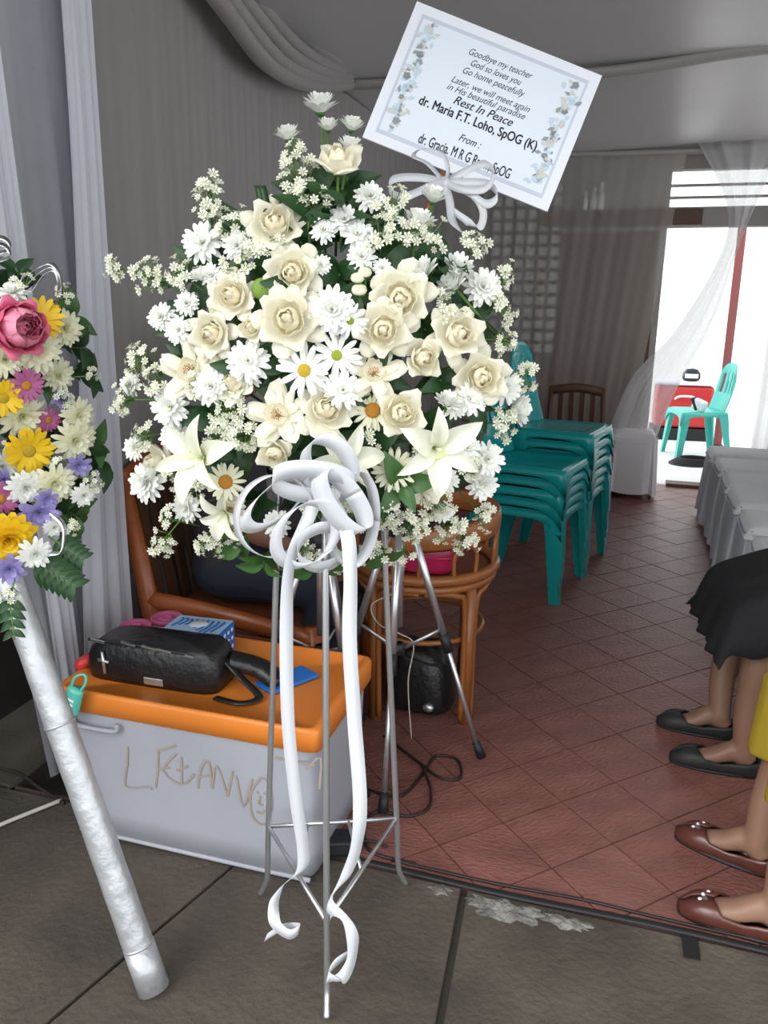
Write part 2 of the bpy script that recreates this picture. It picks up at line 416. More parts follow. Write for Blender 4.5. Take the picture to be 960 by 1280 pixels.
# curtain swept aside from the doorway
SWL = [on(872, 176, 1, 6.14), on(911, 283, 1, 6.12), on(850, 405, 1, 6.10), on(790, 472, 1, 6.06), on(757, 548, 1, 6.02)]
SWR = [on(985, 172, 1, 6.14), on(932, 285, 1, 6.10), on(892, 400, 1, 6.06), on(846, 486, 1, 6.04), on(820, 548, 1, 6.02)]
SWL, SWR = crom(SWL, 9), crom(SWR, 9)
def swept(u, v):
    i = round(v * 36); p = SWL[i].lerp(SWR[i], u)
    w = sin(17 * u + 1.5 * v) + .4 * sin(37 * u + 1 - v)
    return (p.x, p.y + .016 * w - .07 * sin(pi * v) * sin(pi * u), p.z)
tag(MB().grid(swept, 90, 37).build('sheer_curtain', 'sheer'), 'white sheer curtain swept aside from the bright doorway', 'curtain')
curtain('sheer_curtain', 'white sheer curtain hanging straight at the far doorway edge', 'sheer',
        lambda u: (.80 + .75 * u, 6.14, 2.32), lambda u: (.86 + .62 * u, 6.1, .03), 80, 14, .022, 48, (0, 1, 0), 21,
        ease=lambda u, v: (.05 * sin(pi * v) * (1 - u), 0, 0))

# ------------------------------------------------------------------ green stacking chairs
def legs4(mb_list): pass
def make_plastic_chair(mt, label, group=None):
    t = thing('plastic_chair', label, 'chair', group=group)
    def seat(u, v):
        x, y = lerp(-.19, .21, u), lerp(-.2, .2, v)
        e = max(abs(u - .5), abs(v - .5)) * 2
        return (x, y * (1 - .08 * (1 - u)), .425 - .016 * (1 - e ** 3) - (.012 if u > .97 else 0))
    mb = MB().grid(seat, 12, 12)
    mb.build('seat', mt, t, solid=.006)
    ap = MB()           # apron round the seat rim, arched between the legs
    ring = []
    for a, b, n in (((.21, -.2), (.21, .2), 12), ((.21, .2), (-.19, .184), 12), ((-.19, .184), (-.19, -.184), 12), ((-.19, -.184), (.21, -.2), 12)):
        for k in range(n): ring.append((lerp(a[0], b[0], k / n), lerp(a[1], b[1], k / n), abs(k / n - .5) * 2))
    nn = len(ring); vs = []
    for x, y, e in ring:
        d = .035 + .09 * e ** 4; o = 1 + .05
        vs += [(x, y, .424), (x * 1.03, y * 1.03, .40), (x * (1.05 + .04 * e ** 4), y * (1.05 + .04 * e ** 4), .424 - d)]
    fs = []
    for i in range(nn):
        j = (i + 1) % nn
        fs += [(3 * i, 3 * j, 3 * j + 1, 3 * i + 1), (3 * i + 1, 3 * j + 1, 3 * j + 2, 3 * i + 2)]
    ap.add(vs, fs); ap.build('apron', mt, t, solid=.006)
    for sx, sy in ((1, -1), (1, 1), (-1, -1), (-1, 1)):
        tx, ty = (.205 if sx > 0 else -.185), .195 * sy
        bx, by = (.235 if sx > 0 else -.25), .225 * sy
        lg = MB(); sec = []
        for k, w in ((0, .075), (.25, .062), (.6, .052), (1, .042)):
            x, y, z = lerp(tx, bx, k), lerp(ty, by, k), .415 * (1 - k)
            # L-shaped channel
            sec.append([(x, y - sy * w, z), (x, y, z), (x - sx * w, y, z)])
        vs = [p for s_ in sec for p in s_]
        lg.add(vs, [(3 * i + k, 3 * i + k + 1, 3 * i + k + 4, 3 * i + k + 3) for i in range(3) for k in range(2)])
        lg.build('leg', mt, t, smooth=False, solid=.007)
    bk = MB(); nu, nv = 17, 16
    def back(u, v):
        a = (u - .5) * 2; hw = .185 - .03 * max(0, v - .55) - .0
        z = .40 + .45 * v
        top = (abs(a) ** 3) * .07 * max(0, v - .5) * 2
        x = -.185 - .085 * v + .035 * a * a - .02 * sin(pi * v)
        return (x, a * hw * (1 - .12 * max(0, v - .8) * 5 * abs(a)), z - top)
    vs = [back(i / (nu - 1), j / (nv - 1)) for j in range(nv) for i in range(nu)]; fs = []
    for j in range(nv - 1):
        for i in range(nu - 1):
            if i in (2, 3, 6, 9, 12, 13) and 6 <= j <= 11: continue
            fs.append((j * nu + i, j * nu + i + 1, (j + 1) * nu + i + 1, (j + 1) * nu + i))
    bk.add(vs, fs); bk.build('backrest', mt, t, solid=.009)
    return t
pc = make_plastic_chair('green_plastic', 'x', 'green stacking chairs')
def ordn(k): return ['lowest', 'second', 'third', 'fourth', 'fifth', 'sixth', 'seventh', 'eighth'][k]
fa = math.atan2(-.20, .97); first = True
for (cx, cy), n, nm in (((-.405, 3.80), 5, 'lower of two stacks beside rattan stool'), ((-.31, 4.24), 7, 'taller stack behind the first, near slatted wooden chair')):
    for k in range(n):
        mtx = Matrix.Translation((cx + random.uniform(-.004, .004), cy + random.uniform(-.004, .004), k * .05)) @ Matrix.Rotation(fa + random.uniform(-.015, .015), 4, 'Z')
        lab = 'green plastic chair, ' + ('topmost' if k == n - 1 else ordn(k) + (' from floor' if k else '')) + (' in shorter stack beside rattan stool' if n == 5 else ' in taller stack near wooden slat chair')
        if first: o = pc; o.matrix_world = mtx; o['label'] = lab; first = False
        else: o = dup(pc, mtx, lab)
oc = make_plastic_chair('mint_plastic', 'single turquoise plastic chair standing outside the bright doorway')
oc.location = (.64, 7.80, -.02); oc.rotation_euler = (0, 0, R(196))

# wooden slat chair by the back wall
t = thing('wooden_chair', 'dark wooden dining chair with slatted back behind the green stacks', 'chair', (-.315, 5.72, 0), R(90))
for sy in (-1, 1):
    MB().tube([(-.19, .19 * sy, 0), (-.19, .185 * sy, .43), (-.25, .165 * sy, .80)], .018, 6).build('leg', 'dark_wood', t)
    MB().tube([(.19, .185 * sy, 0), (.19, .185 * sy, .42)], .018, 6).build('leg', 'dark_wood', t)
MB().box((0, 0, .43), (.42, .42, .03)).build('seat', 'dark_wood', t, False, bevel=.008)
MB().tube(crom([(-.245, -.18, .775), (-.262, 0, .80), (-.245, .18, .775)], 5), (.03, .014), 8, ref=(0, 0, 1)).build('top_rail', 'dark_wood', t)
for k in range(4): MB().box((-.22, -.105 + k * .07, .60), (.012, .032, .36), (0, R(-9), 0)).build('slat', 'dark_wood', t, False)

# ------------------------------------------------------------------ white covered chairs
def skirt_mesh(hx, hy, z0, z1, flare, waves, amp, seed=0):
    rnd = random.Random(seed); N = 160; mb = MB()
    def fn(u, v):
        a = 2 * pi * u; c, s_ = cos(a), sin(a); p = .28
        x = math.copysign(abs(c) ** p, c) * hx; y = math.copysign(abs(s_) ** p, s_) * hy
        w = amp * (sin(waves * a) + .5 * sin(waves * 1.7 * a + 1)) * v
        k = 1 + flare * v
        return (x * k + c * w, y * k + s_ * w, lerp(z1, z0, v) + .012 * v * sin(waves * .5 * a + seed))
    return mb.grid(fn, N, 7, closeu=True)
def make_covered_chair(label, group, back=True, sm='white_skirt', cm='white_cover'):
    t = thing('covered_chair', label, 'chair', group=group)
    def cush(u, v):
        x, y = lerp(-.19, .20, u), lerp(-.19, .19, v); e = max(abs(u - .5), abs(v - .5)) * 2
        return (x, y, .452 + .022 * (1 - e ** 4) - (.035 if e > .99 else 0))
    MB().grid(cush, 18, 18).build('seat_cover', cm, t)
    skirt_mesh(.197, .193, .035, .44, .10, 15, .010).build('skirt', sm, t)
    if back:
        MB().box((-.215, 0, .66), (.05, .39, .50), (0, R(-6), 0)).build('back_cover', cm, t, True, bevel=.022)
    for sx in (-1, 1):
        for sy in (-1, 1): MB().tube([(.17 * sx, .165 * sy, 0), (.17 * sx, .165 * sy, .45)], .011, 8).build('leg', 'chrome', t)
    return t
G = 'white covered chairs in the row beside the aisle'
cc = None
for y, lab in ((5.32, 'white covered chair at the doorway end of the row'), (4.90, 'white covered chair, second in row from the doorway'),
               (4.48, 'white covered chair, third in row from the doorway'), (4.06, 'white covered chair, fourth in row from the doorway'),
               (3.63, 'white covered chair, fifth in row from the doorway'), (3.18, 'white covered chair, sixth in row, beside the seat of the person in black skirt'),
               (2.62, 'white covered chair under the person in black skirt'), (1.92, 'white covered chair under the person in mustard trousers')):
    mtx = Matrix.Translation((.715 + random.uniform(-.012, .012), y, 0)) @ Matrix.Rotation(pi + random.uniform(-.03, .03), 4, 'Z')
    if cc is None: cc = make_covered_chair(lab, G); cc.matrix_world = mtx
    else: dup(cc, mtx, lab)
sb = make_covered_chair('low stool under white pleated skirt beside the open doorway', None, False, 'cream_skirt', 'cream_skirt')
sb.name = 'skirted_stool'; sb['category'] = 'stool'; sb.location = (.07, 5.98, 0); sb.rotation_euler = (0, 0, R(-88)); sb.scale = (.95, .86, .98)

# ------------------------------------------------------------------ people
def limb(mb, pts, rad, n=12, sub=4, ref=None):
    P = crom(pts, sub); m = len(pts) - 1; rr = []
    for i in range(len(P)):
        k = i / sub; a = min(int(k), m - 1); t = k - a; t = t * t * (3 - 2 * t)
        ra, rb = rad[a], rad[a + 1]
        if isinstance(ra, tuple) or isinstance(rb, tuple):
            ra = ra if isinstance(ra, tuple) else (ra, ra); rb = rb if isinstance(rb, tuple) else (rb, rb)
            rr.append((lerp(ra[0], rb[0], t), lerp(ra[1], rb[1], t)))
        else: rr.append(lerp(ra, rb, t))
    mb.tube(P, rr, n, ref=ref); return mb
def hand(mb, wrist, tip, up, side, curl=.35):
    w, tp = Vector(wrist), Vector(tip); d = (tp - w).normalized(); up = Vector(up); up = (up - d * up.dot(d)).normalized(); s_ = d.cross(up) * side
    limb(mb, [w, w + d * .035, w + d * .085], [(.017, .024), (.015, .036), (.012, .038)], 10, 3, ref=up)
    for k, L in enumerate((.070, .080, .075, .058)):
        b = w + d * .082 + s_ * (.029 - .0195 * k)
        limb(mb, [b - d * .02, b, b + d * L * .5 - up * L * curl * .25, b + d * L * .88 - up * L * curl], [.0095, .0095, .0088, .007], 8, 3)
    b = w + d * .028 + s_ * .03
    limb(mb, [b - s_ * .012, b + d * .022 + s_ * .016, b + d * .055 + s_ * .022 - up * .012], [.012, .0105, .0085], 8, 3)
def shoe(parent, T, toe, heel, mt, name='shoe', trim=None):
    toe, heel = Vector(toe), Vector(heel); d = (toe - heel); L = d.length; d.normalize(); s_ = Vector((0, 0, 1)).cross(d)
    def P(f, w, z): return T @ (heel + d * f * L + s_ * w + Vector((0, 0, z)))
    nv, nu = 22, 15; mb = MB(); vs = []
    for j in range(nv):
        f = j / (nv - 1)
        hw = .034 * (1 - (2 * abs(f - .16) / .32) ** 2 * .45 if f < .16 else 1) if f < .3 else lerp(.031, .042, min(1, (f - .3) / .38)) * (1 if f < .7 else max(.02, 1 - ((f - .7) / .3) ** 2.2) ** .55)
        hw = max(hw, .004)
        if f < .16: hw = .034 * max(.15, 1 - ((.16 - f) / .16) ** 2) ** .5
        top = lerp(.058, .036, min(1, f / .45)) if f < .45 else lerp(.036, .046, min(1, (f - .45) / .22))
        if f > .72: top = .046 * max(.2, 1 - ((f - .72) / .28) ** 2) ** .5
        close = 0 if f < .62 else min(1, (f - .62) / .07)
        for i in range(nu):
            a = (i / (nu - 1) - .5) * 2
            A = lerp(pi * .60, pi * .995, close) * a
            w = hw * sin(A) if abs(A) > pi / 2 or True else 0
            w = hw * math.copysign(min(1, abs(sin(A)) ** .6), A)
            z = 1.22 * top * (.5 - .5 * cos(A)); z = max(.004, z * (1 if close else 1.25))
            vs.append(P(f, w, z))
    fs = [(j * nu + i, j * nu + i + 1, (j + 1) * nu + i + 1, (j + 1) * nu + i) for j in range(nv - 1) for i in range(nu - 1)]
    o = mb.add(vs, fs).build(name, mt, parent, solid=.005)
    so_ = MB(); n = 28; ring = []
    for k in range(n):
        a = 2 * pi * k / n; f = .5 + .505 * cos(a); w = (.036 + .006 * cos(a)) * math.copysign(abs(sin(a)) ** .7, sin(a)); ring.append((f, w))
    so_.add([P(f, w, z) for z in (.001, .008) for f, w in ring], [tuple(range(n - 1, -1, -1)), tuple(range(n, 2 * n))] + [(i, (i + 1) % n, n + (i + 1) % n, n + i) for i in range(n)])
    so_.build('sole', 'black', o)
    return o, P
def face(parent, T, hc, fw, hair, longhair, skin):
    up = Vector((0, 0, 1)); s_ = up.cross(fw)
    loc = lambda p: T @ p
    for sd in (-1, 1):
        MB().ell(loc(hc + fw * .083 + s_ * .031 * sd + up * .006), (.011, .013, .008), 10, 7).build('eye', 'eye_white', parent)
        MB().ell(loc(hc + fw * .0925 + s_ * .031 * sd + up * .006), (.005, .006, .006), 8, 6).build('pupil', 'black', parent)
        MB().tube(crom([loc(hc + fw * .094 + s_ * (.016) * sd + up * .026), loc(hc + fw * .094 + s_ * .032 * sd + up * .031), loc(hc + fw * .083 + s_ * .047 * sd + up * .025)], 3), .003, 6).build('eyebrow', hair, parent)
    MB().tube(crom([loc(hc + fw * .084 + s_ * -.022 - up * .056), loc(hc + fw * .097 - up * .054), loc(hc + fw * .084 + s_ * .022 - up * .056)], 4), .005, 6).build('lips', 'lips', parent)
    hb = MB()
    def cap(u, v):
        a = 2 * pi * u; th = v * (pi * .62)
        dirv = -fw * cos(a) * sin(th) + s_ * sin(a) * sin(th) + up * cos(th)
        k = 1.0
        f = -cos(a) * sin(th)
        low = .0 if f < .35 else .05 * (f - .35)
        return tuple(loc(hc + up * .018 - fw * .008 + Vector((dirv.x * .094, dirv.y * .094, dirv.z * .112)) * k + up * low))
    hb.grid(cap, 24, 12, closeu=True)
    hb.ell(loc(hc - fw * .085 + up * (-.01)), (.045, .05, .05), 12, 8)
    if longhair: limb(hb, [loc(hc - fw * .06 - up * .02), loc(hc - fw * .085 - up * .12), loc(hc - fw * .08 - up * .22)], [.06, .055, .03], 10, 3)
    hb.build('hair', hair, parent, solid=.006)
def person(label, hip, ang, legs, arms, skin, lower, upper, shoe_mat, base, bag=None, skirt=False, hem=None, height=.52, longhair=True):
    base = Vector(base); t = thing('person', label, 'person', base); T = Matrix.Translation(-base)
    hip = Vector(hip); fw = Vector((cos(ang), sin(ang), 0)); up = Vector((0, 0, 1)); s_ = up.cross(fw)
    L = lambda p: T @ Vector(p)
    b = MB()
    neck = hip + up * (height) - fw * .05; hc = neck + up * .17 + fw * .03
    sh = [neck + s_ * .155 * k - up * .035 for k in (-1, 1)]
    limb(b, [L(hip - fw * .02 - up * .06), L(hip + up * .05 - fw * .03), L(hip + up * .2 - fw * .05), L(hip + up * .38 - fw * .055), L(neck - up * .03), L(neck)],
         [(.10, .15), (.11, .17), (.095, .135), (.105, .155), (.07, .13), (.05, .052)], 18, 5, ref=fw)
    limb(b, [L(neck - up * .03), L(neck + up * .06), L(neck + up * .10 + fw * .01)], [.055, .047, .047], 12, 3)
    b.ell(L(hc), (.088, .075, .112), 18, 12) if abs(fw.x) > .7 else b.ell(L(hc), (.075, .088, .112), 18, 12)
    b.ell(L(hc + fw * .035 - up * .055), (.055, .05, .055))
    limb(b, [L(hc + fw * .085 + up * .012), L(hc + fw * .102 - up * .018), L(hc + fw * .09 - up * .027)], [.006, .011, .010], 8, 3)
    for k in (-1, 1): b.ell(L(hc + s_ * .078 * k - up * .008 - fw * .008), (.02, .014, .03))
    for k, (kn, an, toe, heel) in enumerate(legs):
        sd = -1 if k == 0 else 1
        kn, an, toe, heel = Vector(kn), Vector(an), Vector(toe), Vector(heel)
        h0 = hip + s_ * .085 * sd + up * .0
        limb(b, [L(h0 - fw * .03), L(h0.lerp(kn, .35) + up * .012), L(kn)], [.088, .080, .058], 14, 5)
        calf = kn.lerp(an, .33) - (toe - heel).normalized() * .018
        limb(b, [L(kn), L(calf), L(kn.lerp(an, .72)), L(an), L(an - up * .03)], [.056, .053, .040, .034, .036], 14, 5)
        dd = (toe - heel).normalized(); z = Vector((0, 0, 1))
        limb(b, [L(heel + dd * .035 + z * .035), L(an + dd * .02 - up * .018), L(heel.lerp(toe, .55) + z * .040), L(heel.lerp(toe, .78) + z * .026), L(heel.lerp(toe, .92) + z * .018)],
             [.028, (.034, .030), (.024, .032), (.015, .035), (.009, .022)], 12, 4, ref=z)
    for k, (el, wr, tip, upv) in enumerate(arms):
        sd = -1 if k == 0 else 1
        limb(b, [L(sh[k]), L(Vector(sh[k]).lerp(Vector(el), .5)), L(el)], [.052, .044, .037], 12, 4)
        limb(b, [L(el), L(Vector(el).lerp(Vector(wr), .35)), L(wr)], [.037, .036, .024], 12, 4)
        hand(b, L(wr), L(tip), upv, -sd)
    body = b.build('body', skin, t, remesh=.0065)
    face(t, T, hc, fw, 'hair', longhair, skin)
    # clothing
    c = MB(); g_ = .016
    limb(c, [L(hip - fw * .02 - up * .03), L(hip + up * .05 - fw * .03), L(hip + up * .2 - fw * .05), L(hip + up * .38 - fw * .055), L(neck - up * .035), L(neck - up * .005)],
         [(.10 + g_, .15 + g_), (.11 + g_, .17 + g_), (.1 + g_, .14 + g_), (.105 + g_, .155 + g_), (.075 + g_, .13 + g_), (.056, .060)], 18, 5, ref=fw)
    for k, (el, wr, tip, upv) in enumerate(arms):
        e = Vector(el); s0 = Vector(sh[k])
        limb(c, [L(s0 - up * .0), L(s0.lerp(e, .5)), L(s0.lerp(e, .92))], [.066, .058, .052], 12, 4)
    c.build('top', upper, t, remesh=.008)
    c = MB()
    limb(c, [L(hip - fw * .04 - up * .07), L(hip - fw * .04 + up * .0), L(hip + up * .10 - fw * .04)], [(.115, .165), (.13, .19), (.115, .165)], 18, 4, ref=fw)
    if skirt:
        c.build('waist', lower, t, remesh=.008); c = MB()
        k0, k1 = Vector(legs[0][0]), Vector(legs[1][0]); mid = (k0 + k1) / 2; half = (k0 - k1).length / 2 + .115
        path = crom([hip + up * .135 - fw * .02, hip + fw * .10 + up * .125, hip.lerp(mid, .55) + up * .112, mid + up * .092 - fw * .03, mid + up * .045 + fw * .055, mid - up * .02 + fw * .088, mid - up * hem + fw * .112], 5)
        def sheet(u, v):
            q = (u - .5) * 2; i = min(int(round(v * (len(path) - 1))), len(path) - 1); p = path[i]
            hw = lerp(.235, half, min(1, v * 1.4)) + .035 * max(0, v - .8) * 5 * .5
            aq = abs(q); drop = .17 * max(0, aq - .78) ** 1.3 / .22 ** 1.3 * (1 - .9 * max(0, v - .55) / .45)
            fold = (.008 * sin(11 * q + 1) + .006 * sin(23 * q)) * max(0, v - .55) / .45
            sag = -.012 * math.exp(-(q / .22) ** 2) * (1 if .35 < v < .8 else .3)
            slope = (k1 - k0).dot(fw) * .5 * q * min(1, v * 1.3)
            return tuple(L(p + s_ * q * hw * (1 - .06 * max(0, aq - .62)) + up * (sag - drop) + fw * (fold + slope * 1.0)))
        c.grid(sheet, 34, len(path)).build('skirt', lower, t, solid=.005); c = None
    else:
        for k, (kn, an, toe, heel) in enumerate(legs):
            sd = -1 if k == 0 else 1; h0 = hip + s_ * .085 * sd; kn, an = Vector(kn), Vector(an)
            limb(c, [L(h0 - fw * .03), L(h0.lerp(kn, .4) + up * .01), L(kn)], [.108, .098, .080], 14, 5)
            limb(c, [L(kn), L(kn.lerp(an, hem * .5)), L(kn.lerp(an, hem))], [.080, .078, .076], 14, 5)
    if c: c.build('trousers', lower, t, remesh=.008)
    for kn, an, toe, heel in legs:
        o, P = shoe(t, T, toe, heel, shoe_mat)
        if shoe_mat == 'brown_shoe':
            for q, (f, w) in enumerate(((.82, .012), (.80, -.006), (.76, -.018))):
                MB().ell(P(f, w, .054 - .05 * max(0, f - .78)), (.0055, .0055, .004), 8, 6).build('rhinestone', 'stone', o)
    return t
# black skirt
person('seated person in black skirt and black ballet flats, hand resting on lap', (.74, 2.58, .54), pi,
       [((.375, 2.66, .475), (.375, 2.545, .085), (.190, 2.560, 0), (.435, 2.530, 0)), ((.42, 2.40, .475), (.425, 2.335, .085), (.222, 2.345, 0), (.475, 2.325, 0))],
       [((.76, 2.83, .72), (.575, 2.74, .60), (.46, 2.70, .575), (0, 0, 1)), ((.76, 2.33, .74), (.60, 2.45, .62), (.49, 2.52, .59), (0, 0, 1))],
       'skin', 'black_cloth', 'black_cloth', 'charcoal_shoe', (.60, 2.55, 0), skirt=True, hem=.11)
person('seated person in cropped mustard trousers and glossy maroon flats with rhinestones', (.78, 1.90, .54), pi,
       [((.46, 1.985, .475), (.405, 1.900, .085), (.224, 1.970, 0), (.455, 1.868, 0)), ((.47, 1.79, .475), (.415, 1.665, .085), (.215, 1.690, 0), (.462, 1.650, 0))],
       [((.80, 2.13, .72), (.66, 2.03, .61), (.56, 1.97, .59), (0, 0, 1)), ((.80, 1.66, .72), (.66, 1.78, .61), (.56, 1.84, .59), (0, 0, 1))],
       'skin_light', 'mustard', 'mustard', 'brown_shoe', (.62, 1.86, 0), hem=.50)

# ------------------------------------------------------------------ wooden armchair and its sitter by the side drape
t = thing('wooden_armchair', 'orange-brown wooden armchair with dark slatted back beside the side drape', 'armchair', (-1.17, 2.34, 0))
for sy in (-1, 1):
    MB().tube([(-.19, .26 * sy, 0), (-.225, .26 * sy, .36), (-.31, .25 * sy, .82)], [(.024, .034), (.026, .036), (.02, .028)], 8, ref=(0, 1, 0)).build('leg', 'orange_wood', t)
    MB().tube([(.33, .26 * sy, 0), (.33, .26 * sy, .40)], (.026, .03), 8, ref=(0, 1, 0)).build('leg', 'orange_wood', t)
    MB().tube(crom([(-.23, .26 * sy, .42), (-.05, .265 * sy, .41), (.15, .265 * sy, .385), (.33, .265 * sy, .36)], 4), (.022, .03), 8, ref=(0, 1, 0)).build('arm_rail', 'orange_wood', t)
    MB().box((.05, .255 * sy, .27), (.52, .025, .15)).build('side_panel', 'brown_panel', t, False, bevel=.004)
MB().box((.05, 0, .34), (.54, .5, .035)).build('seat', 'brown_panel', t, False, bevel=.008)
MB().box((.325, 0, .29), (.03, .5, .09)).build('front_rail', 'orange_wood', t, False, bevel=.006)
MB().tube(crom([(-.30, -.26, .80), (-.325, 0, .85), (-.30, .26, .80)], 5), (.035, .018), 8, ref=(0, 0, 1)).build('top_rail', 'orange_wood', t)
for k in range(6): MB().box((-.262, -.20 + k * .08, .58), (.014, .042, .46), (0, R(-9), 0)).build('slat', 'dark_wood', t, False)
person('seated person in dark navy trousers behind the plastic storage bin', (-1.20, 2.36, .48), 0,
       [((-.82, 2.24, .47), (-.95, 2.20, .085), (-.76, 2.19, 0), (-1.0, 2.20, 0)), ((-.82, 2.43, .47), (-1.02, 2.40, .085), (-.835, 2.38, 0), (-1.075, 2.40, 0))],
       [((-1.10, 2.12, .68), (-.97, 2.26, .58), (-.86, 2.30, .56), (0, 0, 1)), ((-1.10, 2.60, .68), (-.97, 2.48, .58), (-.86, 2.42, .56), (0, 0, 1))],
       'skin_dark', 'navy', 'dark_top', 'black', (-1.1, 2.36, 0), hem=.92, height=.50, longhair=False)

# ------------------------------------------------------------------ storage bin with orange lid and what lies on it
BX0, BX1, BY0, BY1 = -1.29, -.605, 1.495, 1.90
t = thing('storage_bin', 'milky white plastic storage bin with orange lid and brown scribbles', 'bin', ((BX0 + BX1) / 2, (BY0 + BY1) / 2, 0))
hx, hy = (BX1 - BX0) / 2, (BY1 - BY0) / 2
bm_ = MB()
def bin_fn(u, v):
    a = 2 * pi * u; c, s_ = cos(a), sin(a); p = .16
    k = lerp(.955, .995, v)
    return (math.copysign(abs(c) ** p, c) * hx * k, math.copysign(abs(s_) ** p, s_) * hy * k, .008 + .365 * v)
bm_.grid(bin_fn, 96, 6, closeu=True); bm_.f.append(tuple(range(95, -1, -1)))
bm_.build('body', 'bin', t)
ld = MB()
def lid_fn(u, v):
    a = 2 * pi * u; c, s_ = cos(a), sin(a); p = .085
    k, z = [(1.0, .362), (1.03, .364), (1.03, .412), (1.015, .420), (.965, .420), (.955, .410), (.45, .410), (.01, .410)][round(v * 7)]
    return (math.copysign(abs(c) ** p, c) * hx * k, math.copysign(abs(s_) ** p, s_) * hy * k, z)
lid = ld.grid(lid_fn, 96, 8, closeu=True).build('lid', 'orange_lid', t)
MB().tube(crom([(-.30, -hy - .012, .35), (-.29, -hy - .012, .33), (-.18, -hy - .012, .33), (-.17, -hy - .012, .35)], 4), .006, 8).build('latch', 'bin', t)
MB().tube(crom([(-.94 * hx, -hy * .95, .010), (0, -hy * .955, .010), (.94 * hx, -hy * .95, .010)], 4), .006, 8).build('foot_rim', 'bin', t)
# scribbled lettering on the front
def bface(px, py):
    p = on(px, py, 1, BY0 + .006); k = lerp(.955, .995, (p.z - .008) / .365)
    return Vector((p.x - (BX0 + BX1) / 2, -hy * k - .0025, p.z))
strokes = [[(161, 932), (160, 955), (157, 981), (172, 984), (186, 982)], [(188, 984), (191, 986)],
           [(199, 935), (198, 962), (195, 984)], [(197, 938), (222, 930)], [(197, 960), (213, 958)], [(222, 940), (205, 962), (228, 980), (244, 966)], [(228, 945), (228, 978)], [(222, 962), (236, 956)],
           [(248, 985), (252, 960), (262, 950), (266, 985)], [(250, 970), (266, 968)], [(266, 985), (272, 955), (285, 995)], [(285, 995), (292, 962)], [(296, 968), (305, 1008), (316, 972)],
           [(328, 970), (314, 990), (316, 1020), (330, 1030), (340, 1010), (338, 980), (328, 970)], [(322, 988), (323, 991)], [(331, 989), (332, 992)], [(326, 994), (324, 1004), (329, 1005)], [(321, 1013), (327, 1016), (332, 1012)],
           [(345, 945), (395, 955)], [(385, 960), (402, 945), (400, 985)]]
for st in strokes:
    P = crom([bface(*p) for p in st], 3)
    MB().strip(P, [Vector((P[min(i + 1, len(P) - 1)] - P[max(i - 1, 0)]).cross(Vector((0, 1, 0)))) for i in range(len(P))], .0052).build('scribble_stroke', 'scribble', t)
# black bag
LZ = .4095
t = thing('black_bag', 'black leather clutch bag with zip lying on the orange lid', 'bag', (-1.085, 1.645, LZ + .001), R(1)); t.scale = (1.18, 1.1, 1.18)
def bagf(u, v):
    a = 2 * pi * u; c, s_ = cos(a), sin(a); p = .35
    k = [1, 1.03, 1.02, .96, .86, .5, .01][round(v * 6)]; z = [0, .02, .05, .075, .088, .092, .093][round(v * 6)]
    return (math.copysign(abs(c) ** p, c) * .155 * (k if k > .3 else .3 * k), math.copysign(abs(s_) ** p, s_) * .062 * k, z + .006 * c * (z > .05))
bb = MB().grid(bagf, 64, 7, closeu=True); bb.f.append(tuple(range(63, -1, -1))); body = bb.build('body', 'black_leather', t)
MB().tube(crom([(-.15, -.045, .083), (-.05, -.055, .090), (.06, -.055, .086), (.15, -.045, .078)], 5), (.004, .003), 6).build('zip', 'black', t)
for x, z in ((-.12, .087), (-.045, .091), (.005, .089), (.04, .087), (.10, .083)): MB().box((x, -.056, z), (.035 if x < .08 else .02, .006, .005), (0, R(6), 0)).build('zip_tooth_glint', 'chrome', t, False)
MB().box((.015, -.066, .016), (.045, .003, .016)).build('maker_plate', 'silver', t, False, bevel=.001)
MB().tube([(-.105, -.066, .068), (-.10, -.068, .02)], .004, 6).build('zip_pull', 'silver', t); MB().tube([(-.115, -.067, .05), (-.09, -.067, .046)], .004, 6).build('zip_pull', 'silver', t)
MB().tube(crom([(.15, 0, .06), (.20, -.02, .03), (.25, -.05, .01), (.22, -.08, .006), (.16, -.07, .004)], 6), (.002, .010), 6, ref=(0, 0, 1)).build('strap', 'black_leather', t)
MB().tube(crom([(.155, .02, .05), (.22, .03, .035), (.27, .02, .012)], 6), (.02, .03), 8).build('end_fold', 'black_leather', t)
# teal gel bottle hanging over the lid edge
t = thing('gel_bottle', 'small teal hand gel bottle dangling over the orange lid edge', 'bottle', on(88, 893, 1, BY0 - .034), 0); t.scale = (1.5, 1.5, 1.35)
t.rotation_euler = (R(4), R(20), 0)
MB().lathe([(.001, 0), (.010, .0), (.0105, .004), (.0125, .012), (.0125, .055), (.012, .06), (.001, .062)], 14, Matrix.Diagonal((1.15, .7, 1, 1))).build('sleeve', 'teal_gel', t)
MB().lathe([(.001, -.014), (.006, -.014), (.007, 0)], 10).build('cap', 'card', t)
MB().tube(crom([(-.008, 0, .058), (-.006, 0, .082), (.006, .006, .092), (.013, .003, .08), (.008, 0, .058)], 5), .0025, 6).build('loop', 'teal_gel', t)
for z in (.02, .03, .04): MB().box((0, -.0092, z), (.013, .001, .004)).build('print_line', 'card', t, False)
tag(MB().tube(crom([(-1.305, 1.60, LZ + .013), (-1.292, 1.60, LZ + .025), (-1.28, 1.62, LZ + .03), (-1.272, 1.64, LZ + .02)], 5), [.012, .015, .015, .016, .016, .016, .016, .016, .016, .016, .015, .014, .013, .012, .012, .010], 8).build('red_pouch', 'red_plastic'),
    'small red pouch tucked beside the black bag', 'pouch')
